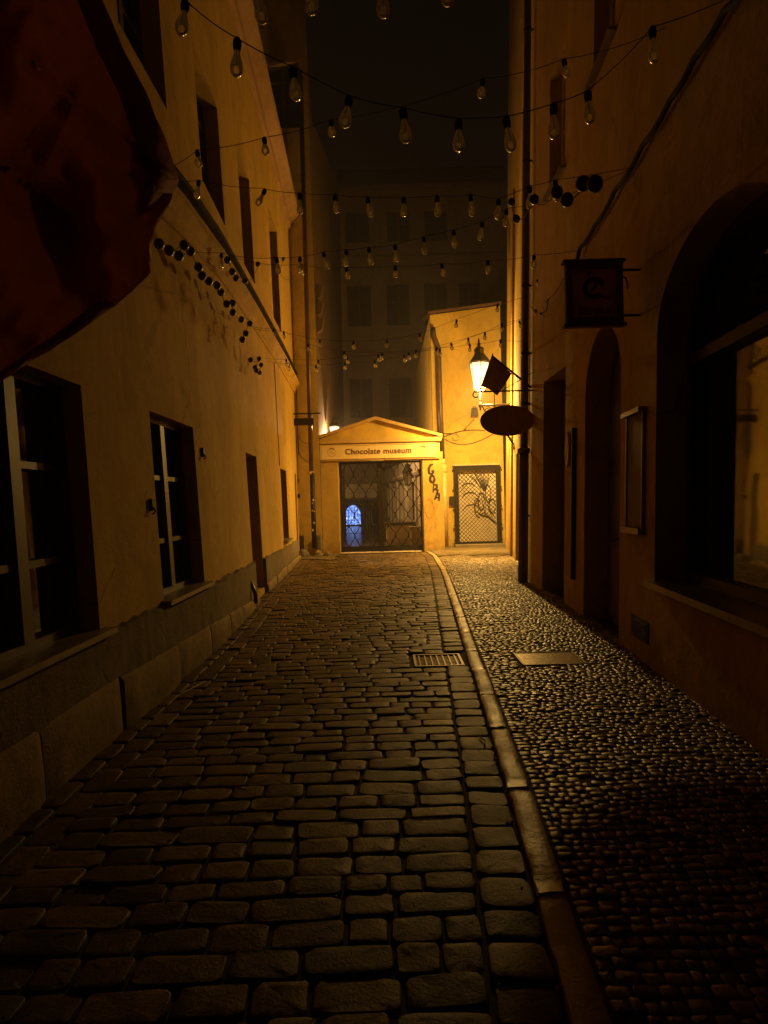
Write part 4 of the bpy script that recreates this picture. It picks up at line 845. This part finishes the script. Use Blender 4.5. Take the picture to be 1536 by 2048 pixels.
# big red flag hanging close by at the upper left
rf = thing('red_flag', 'large red cloth flag hanging in folds at the near upper left', 'flag', (-1.95, 2.1, 2.2))
def pl(pts, k):
    d = [0]
    for a, b in zip(pts[:-1], pts[1:]): d.append(d[-1] + math.hypot(b[0] - a[0], b[1] - a[1]))
    x = k * d[-1]; return (float(np.interp(x, d, [p[0] for p in pts])), float(np.interp(x, d, [p[1] for p in pts])))
redge = [(150, -160), (205, 0), (245, 95), (292, 185), (330, 280), (356, 362), (340, 405), (312, 450), (298, 490), (301, 545), (262, 585), (230, 612), (150, 668), (80, 712), (0, 762), (-120, 850)]
ledge_ = [(-520, -160), (-520, 900)]
def rc(s, t):
    a = pl(ledge_, t); b = pl(redge, t); return (a[0] + (b[0] - a[0]) * s, a[1] + (b[1] - a[1]) * s)
def ry(s, t, u, v):
    y = 2.15 + .10 * math.sin(u * .013 + v * .006) + .06 * math.sin(u * .03 - v * .012 + 1) 
    # a swollen lobe near the right corner with a deep fold left of it
    y += -.16 * math.exp(-((u - 285) / 55) ** 2 - ((v - 420) / 130) ** 2) + .17 * math.exp(-((u - 190 - (v - 300) * .12) / 45) ** 2 - ((v - 400) / 190) ** 2)
    y += -.14 * math.exp(-(((v - 360) - (u) * .62) / 45) ** 2) * (1 if u < 150 else math.exp(-((u - 150) / 40) ** 2))
    th = math.atan2(v - 362, 356 - u); rr = math.hypot(v - 362, u - 356); y += .045 * (abs(math.sin(th * 5 + .4)) - .5) * min(1, rr / 160) * math.exp(-rr / 600)
    y += -.05 * math.exp(-((1 - s) / .05) ** 2)
    for (ax, ay, bx, by, am, wd) in ((356, 362, 60, 120, -.07, 16), (356, 362, 150, 560, .06, 14), (301, 545, 120, 330, -.05, 14), (230, 40, 90, 330, .07, 18), (120, 200, -60, 420, -.06, 16), (0, 330, 130, 430, -.09, 14)):
        dx, dy = bx - ax, by - ay; L2 = dx * dx + dy * dy; k = max(0, min(1, ((u - ax) * dx + (v - ay) * dy) / L2)); dd = math.hypot(u - ax - k * dx, v - ay - k * dy); y += am * math.exp(-dd / wd)
    y += .010 * math.sin(u * .09 + v * .035 + 2 * math.sin(v * .02)) + .007 * math.sin(v * .11 - u * .05) * math.sin(u * .02)
    return y
cloth('cloth', rc, 110, 110, ry, M['red'], rf, .005)
def hem(lo_, hi_, w):
    vs = []; n = 60
    for i in range(n + 1):
        t = lo_ + (hi_ - lo_) * i / n; u, v = rc(1, t); u2, v2 = rc(1 - w, t)
        for k, (a, b) in enumerate(((u, v), (.5 * (u + u2), .5 * (v + v2)), (u2, v2))):
            yy = ry(1 - w * k / 2, t, a, b) - .018 - (.012 if k == 1 else 0); vs.append(tuple(at(a, b, yy)))
    g = MB(); g.add(vs, [(i * 3 + k, i * 3 + k + 1, i * 3 + k + 4, i * 3 + k + 3) for i in range(n) for k in range(2)]); o = g.build('hem', M['red'], rf, True); sm = o.modifiers.new('thickness', 'SOLIDIFY'); sm.thickness = .004
hem(.03, .46, .07); hem(.66, .98, .055)
g = MB(); p0 = LW(-300, -140); g.tube([(-2.3, 2.3, 3.2), tuple(at(150, -190, 2.2))], .02, 10); g.build('pole', M['dark_wood'], rf, True)

# ================================================================== STRING LIGHTS
def lathe_mesh(prof, mat, name, seg=14): g = MB(); g.lathe(prof, (0, 0, 0), seg); return g.mesh(name, mat, True)
drop = lathe_mesh([(.013, 0), (.014, -.02), (.02, -.045), (.029, -.075), (.032, -.098), (.029, -.118), (.019, -.132), (.005, -.138)], M['bulb'], 'bulb')
globe = lathe_mesh([(.013, 0), (.014, -.012), (.024, -.025), (.032, -.045), (.034, -.062), (.030, -.08), (.018, -.094), (.004, -.099)], M['bulb'], 'bulb')
darkg = lathe_mesh([(.004, 0), (.018, -.005), (.029, -.018), (.034, -.036), (.030, -.054), (.018, -.067), (.004, -.072)], M['disc'], 'globe')
sock = lathe_mesh([(.006, .052), (.012, .05), (.014, .04), (.021, .036), (.022, .01), (.019, 0), (.017, -.012)], M['cable'], 'socket', 10)
def link(name, me, parent, world, rot=(0, 0, 0), sc=1.0):
    o = bpy.data.objects.new(name, me); COL.objects.link(o); o.parent = parent; q = ORG[parent.name]; o.location = (world[0] - q[0], world[1] - q[1], world[2] - q[2]); o.rotation_euler = rot; o.scale = (sc,) * 3; ORG[o.name] = tuple(world); return o
def string(label, P, Q, bulbs, me, ends=(None, None), rad=.0026, sc=1.0, sag=.03, hh=.07):
    """festoon between wall points P and Q (plan), bulb centres measured on that vertical plane"""
    pos = [on_line(u, v, P, Q) for u, v in bulbs]; pos = [np.array(p) + [0, 0, hh * sc + .05] for p in pos]   # cable height at each socket
    cab = []
    st = on_line(ends[0][0], ends[0][1], P, Q); en = on_line(ends[1][0], ends[1][1], P, Q); seq = [st] + pos + [en]
    root = thing('string_lights', label, 'string lights', tuple(st), 'unlit bulb strings hung across the alley')
    for a, b in zip(seq[:-1], seq[1:]):
        l = np.linalg.norm(b - a); s_ = min(.06, sag * l * random.uniform(.3, 1.6))
        for i in range(6): t = i / 6; cab.append(a + (b - a) * t - np.array([0, 0, 4 * s_ * t * (1 - t)]))
    cab.append(seq[-1]); g = MB(); g.tube(cab, rad, 6); g.build('cable', M['cable'], root, True)
    for p in pos:
        rx_, ry_ = random.gauss(0, .12), random.gauss(0, .12)
        b = link('bulb', me, root, (p[0], p[1], p[2] - .05), (rx_, ry_, 0), sc)
        s = bpy.data.objects.new('socket', sock); COL.objects.link(s); s.parent = b
    return root
def lw(y, z=4): p = WL(y, z); return (p[0], p[1])
def rw(y, z=4): p = WR(y, z); return (p[0], p[1])
string('nearest bulb string at the top edge of the picture, large clear pear bulbs', lw(2.4), rw(2.5), [(400, -45), (515, 15), (632, -5), (765, 5), (905, -12)], drop, ((250, -150), (1500, -160)), .0028, .82)
string('near bulb string sagging from upper left to three pear bulbs against the sky', lw(2.9), rw(3.6), [(370, 48), (475, 125), (588, 182), (697, 238), (808, 262), (918, 283), (1015, 278), (1108, 252), (1177, 225), (1306, 98)], drop, ((240, -70), (1500, -25)), .0028)
string('bulb string with small round globes running just below the sky bulbs to the upper right', lw(5.6), rw(4.9), [(396, 328), (530, 303), (663, 268), (965, 188), (1130, 148)], globe, ((338, 336), (1330, 55)), .0028)
string('nearly level row of pear bulbs crossing below the roofline of the rear house', lw(6.2), rw(5.2), [(397, 385), (527, 402), (600, 412), (671, 415), (737, 420), (808, 421), (875, 418), (942, 416), (997, 425), (1060, 400), (1112, 388)], drop, ((342, 362), (1262, 335)))
string('pear bulb string rising from the left cornice to the right, eleven bulbs', lw(6.9), rw(5.8), [(443, 527), (555, 537), (600, 535), (649, 526), (693, 522), (739, 517), (791, 512), (848, 496), (908, 483), (964, 467), (1013, 442)], drop, ((325, 498), (1255, 340)), sc=.95)
string('level string of small round globes below the rising pear bulbs', lw(8.6), rw(6.6), [(603, 545), (694, 551), (791, 549), (885, 545), (976, 539), (1068, 529)], globe, ((470, 516), (1165, 500)), hh=.055)
string('globe string in the middle distance, highest over the lantern', lw(10.6), rw(9.5), [(548, 668), (640, 690), (707, 693), (774, 690), (840, 678), (913, 650), (995, 619)], globe, ((492, 650), (1060, 588)), sc=.85, hh=.05)
string('second globe string of the middle distance, just above the lantern', lw(11.2), rw(10.2), [(568, 673), (617, 698), (689, 713), (764, 716), (832, 711), (903, 696), (970, 675), (1040, 652)], globe, ((500, 655), (1062, 636)), sc=.88, hh=.05)
string('third globe string of the middle distance, passing close to the lantern hood', lw(11.8), rw(10.6), [(573, 728), (637, 730), (695, 723), (757, 719), (818, 715), (880, 707), (937, 686), (1004, 658)], globe, ((530, 716), (1062, 632)), sc=.9, hh=.05)
string('lowest globe string of the middle distance, ending left of the tall downpipe', lw(12.3), rw(10.7), [(578, 737), (632, 740), (690, 735), (750, 731), (809, 720), (873, 705), (940, 699), (1001, 690)], globe, ((535, 722), (1058, 682)), sc=.92, hh=.05)
# short loop of bulbs on the right wall under the square sign
def run(label, pix, fn, me, bulb_at, rad, name='string_lights', cat='string lights', sc=1.0, partname='bulb', group=None, sk=True):
    pts = [fn(u, v) for u, v in pix]; root = thing(name, label, cat, tuple(pts[0]), group); g = MB(); cab = []
    for a, b in zip(pts[:-1], pts[1:]):
        for i in range(4): t = i / 4; cab.append(a + (b - a) * t - np.array([0, 0, .05 * np.linalg.norm(b - a) * 4 * t * (1 - t)]))
    cab.append(pts[-1]); g.tube(cab, rad, 6); g.build('cable', M['cable'], root, True)
    for (u, v) in bulb_at:
        p = fn(u, v); b = link(partname, me, root, (p[0], p[1], p[2] + .04), (random.gauss(0, .3), random.gauss(0, .3), 0), sc)
        if sk: s = bpy.data.objects.new('socket', sock); COL.objects.link(s); s.parent = b
    return root
run('short loop of small bulbs looping down the right wall beside the tall downpipe', [(1160, 505), (1125, 560), (1098, 597), (1092, 622), (1072, 622), (1062, 612)], lambda u, v: RW(u, v, -.12), globe, [(1075, 568), (1095, 606), (1072, 628), (1083, 634)], .006, sc=.75)
run('heavy dark cable bundle climbing the right wall towards the square sign', [(1520, -60), (1450, 20), (1390, 115), (1340, 200), (1285, 290), (1230, 380), (1190, 450), (1160, 495), (1154, 520)], lambda u, v: RW(u, v, -.06), globe, [], .026, 'cable_bundle', 'cable')
dl = [(323, 490), (335, 500), (365, 488), (355, 510), (380, 500), (396, 532), (404, 551), (417, 563), (432, 569), (443, 584), (450, 607), (463, 606), (467, 624), (485, 638), (496, 647), (488, 667), (485, 678)]
run('garland of dark glass globes hanging along the left cornice', dl, lambda u, v: LW(u, v, -.22), darkg, dl, .004, 'globe_garland', 'garland', 1.35, 'globe', 'dark globe garlands', False)
dl2 = [(457, 519), (465, 542), (474, 556), (488, 562), (517, 529)]
run('short cluster of dark glass globes across the black ledge of the left house', dl2, lambda u, v: LW(u, v, -.26), darkg, dl2, .004, 'globe_garland', 'garland', 1.35, 'globe', 'dark globe garlands', False)
dl3 = [(503, 720), (518, 718), (512, 735), (524, 730), (511, 741), (519, 746)]
run('small bunch of dark globes at the far end of the left cornice', dl3, lambda u, v: LW(u, v, -.2), darkg, dl3, .004, 'globe_garland', 'garland', 1.2, 'globe', 'dark globe garlands', False)
dl4 = [(1023, 406), (1029, 438), (1066, 402), (1115, 382), (1134, 398), (1168, 371), (1188, 367)]
run('dark glass globes strung across the right wall beside the tall downpipe', dl4, lambda u, v: RW(u, v, -1.1), darkg, dl4, .004, 'globe_garland', 'garland', 1.2, 'globe', 'dark globe garlands', False)
dl5 = [(552, 518), (566, 518), (557, 545), (600, 533)]
run('four dark globes beside the left end of the rising pear bulb string', dl5, lambda u, v: LW(u, v, -.5), darkg, dl5, .004, 'globe_garland', 'garland', 1.1, 'globe', 'dark globe garlands', False)

# ================================================================== GROUND FURNITURE
x0, x1, y0, y1 = GR
dg_ = thing('drain_grate', 'square iron gully grate set in the setts beside the kerb', 'drain', ((x0 + x1) / 2, (y0 + y1) / 2, 0))
g = MB()
for b_ in ((x0, x1, y0, y0 + .03), (x0, x1, y1 - .03, y1), (x0, x0 + .03, y0 + .03, y1 - .03), (x1 - .03, x1, y0 + .03, y1 - .03)): g.box((b_[0], b_[2], -.02), (b_[1], b_[3], .018), .004)
g.build('frame', M['poster_frame'], dg_); g = MB()
for i in range(7): x = x0 + .06 + i * (x1 - x0 - .12) / 6; g.box((x - .009, y0 + .03, -.01), (x + .009, y1 - .03, .012), .003)
for i in range(7): y = y0 + .07 + i * (y1 - y0 - .14) / 6; g.box((x0 + .03, y - .006, -.012), (x1 - .03, y + .006, .004))
g.build('bars', M['sill_metal'], dg_); g = MB(); g.box((x0, y0, -.028), (x1, y1, -.024)); g.build('pit', M['interior'], dg_)
x0, x1, y0, y1 = MH
mh = thing('access_cover', 'rectangular ribbed metal access cover in the small stone pavement', 'manhole cover', ((x0 + x1) / 2, (y0 + y1) / 2, SW))
g = MB()
for b_ in ((x0, x1, y0, y0 + .015), (x0, x1, y1 - .015, y1), (x0, x0 + .02, y0 + .015, y1 - .015), (x1 - .02, x1, y0 + .015, y1 - .015)): g.box((b_[0], b_[2], SW - .02), (b_[1], b_[3], SW + .013), .003)
g.build('frame', M['poster_frame'], mh); g = MB(); g.box((x0 + .02, y0 + .015, SW - .02), (x1 - .02, y1 - .015, SW + .004))
for i in range(34):
    for j in range(2): x = x0 + .03 + (x1 - x0 - .06) * i / 33; ya = y0 + .025 + j * .215; g.box((x - .0035, ya, SW + .0041), (x + .0035, ya + .2, SW + .0075))
g.build('plate', simple('worn_steel_plate', (.34, .26, .15), .35, .5, .2, 30, .3), mh)
gr = []
for i in range(900):
    y = 1.0 + 17 * random.random() ** 1.3; x = random.choice((XL(y) + abs(random.gauss(0, .12)) + .02, XK(y) - abs(random.gauss(0, .05)), XR(y) - abs(random.gauss(0, .08)), random.uniform(XL(y), XR(y)))); q = random.uniform(.003, .010)
    gr.append((x, y, q, q * random.uniform(.5, 1), random.random() * 3, (SW if x > XK(y) + KW else 0) + .006))
o = stone_object('grit', gr, 6, .006, M['leaf'], rings=((1.0, -.006), (.8, .0), (.5, .003))); o['kind'] = 'stuff'
# rubble and stone lumps at the left corner
for i, (u, v, s, lab) in enumerate(((606, 1100, .16, 'squat dark stone lump at the foot of the left downpipe'), (636, 1098, .13, 'pale broken stone leaning at the foot of the gateway left pier'), (655, 1104, .10, 'small stone chunk against the front of the gateway left pier'))):
    p = at(u, v, 18.0); g = MB(); n1, n2 = 9, 6; vs = []
    for j in range(n2 + 1):
        for k in range(n1): a = 2 * PI * k / n1; b = PI / 2 * j / n2; r = s * math.cos(b) * random.uniform(.8, 1.15); vs.append((p[0] + r * 1.2 * math.cos(a), 18.0 + r * math.sin(a) * .8, .03 + s * 1.3 * math.sin(b) * random.uniform(.9, 1.1)))
    g.add(vs, [(j * n1 + k, j * n1 + (k + 1) % n1, (j + 1) * n1 + (k + 1) % n1, (j + 1) * n1 + k) for j in range(n2) for k in range(n1)] + [tuple(range(n1))]); o = g.build('rubble_stone', M['block'] if i else M['plinth'], None); tag(o, lab, 'stone', 'rubble stones at the left corner')
# litter
p = on_line(958, 1487, (-3, 3.95), (3, 3.95)); g = MB(); g.tube([(.585, 3.86, .022), (.60, 3.92, .026), (.575, 4.0, .022)], .005, 5); tag(g.build('twig', M['dark_wood'], None), 'small dry twig lying on the gutter setts close to the kerb', 'twig')
g = MB(); g.tube([(-1.72, 5.0, .02), (-1.66, 5.2, .024), (-1.60, 5.45, .02)], .003, 5); tag(g.build('straw', M['poster_frame'], None), 'thin pale straw lying on the setts near the left plinth', 'straw')

# ================================================================== THIN HAZE VOLUME, added to stand in for lens glare round the lamp
g = MB(); g.box((-16, -8, -1.6), (16, 48, 24)); hz = g.build('glare_haze', M['earth'], None); hz['kind'] = 'stuff'
hm = bpy.data.materials.new('glare_haze_volume'); hm.use_nodes = True; nt = hm.node_tree; nt.nodes.clear(); out = N(nt, 'ShaderNodeOutputMaterial'); vp = N(nt, 'ShaderNodeVolumePrincipled')
vp.inputs['Color'].default_value = (.96, .80, .64, 1); vp.inputs['Density'].default_value = .0052; nt.links.new(vp.outputs[0], out.inputs['Volume']); hz.data.materials.clear(); hz.data.materials.append(hm)
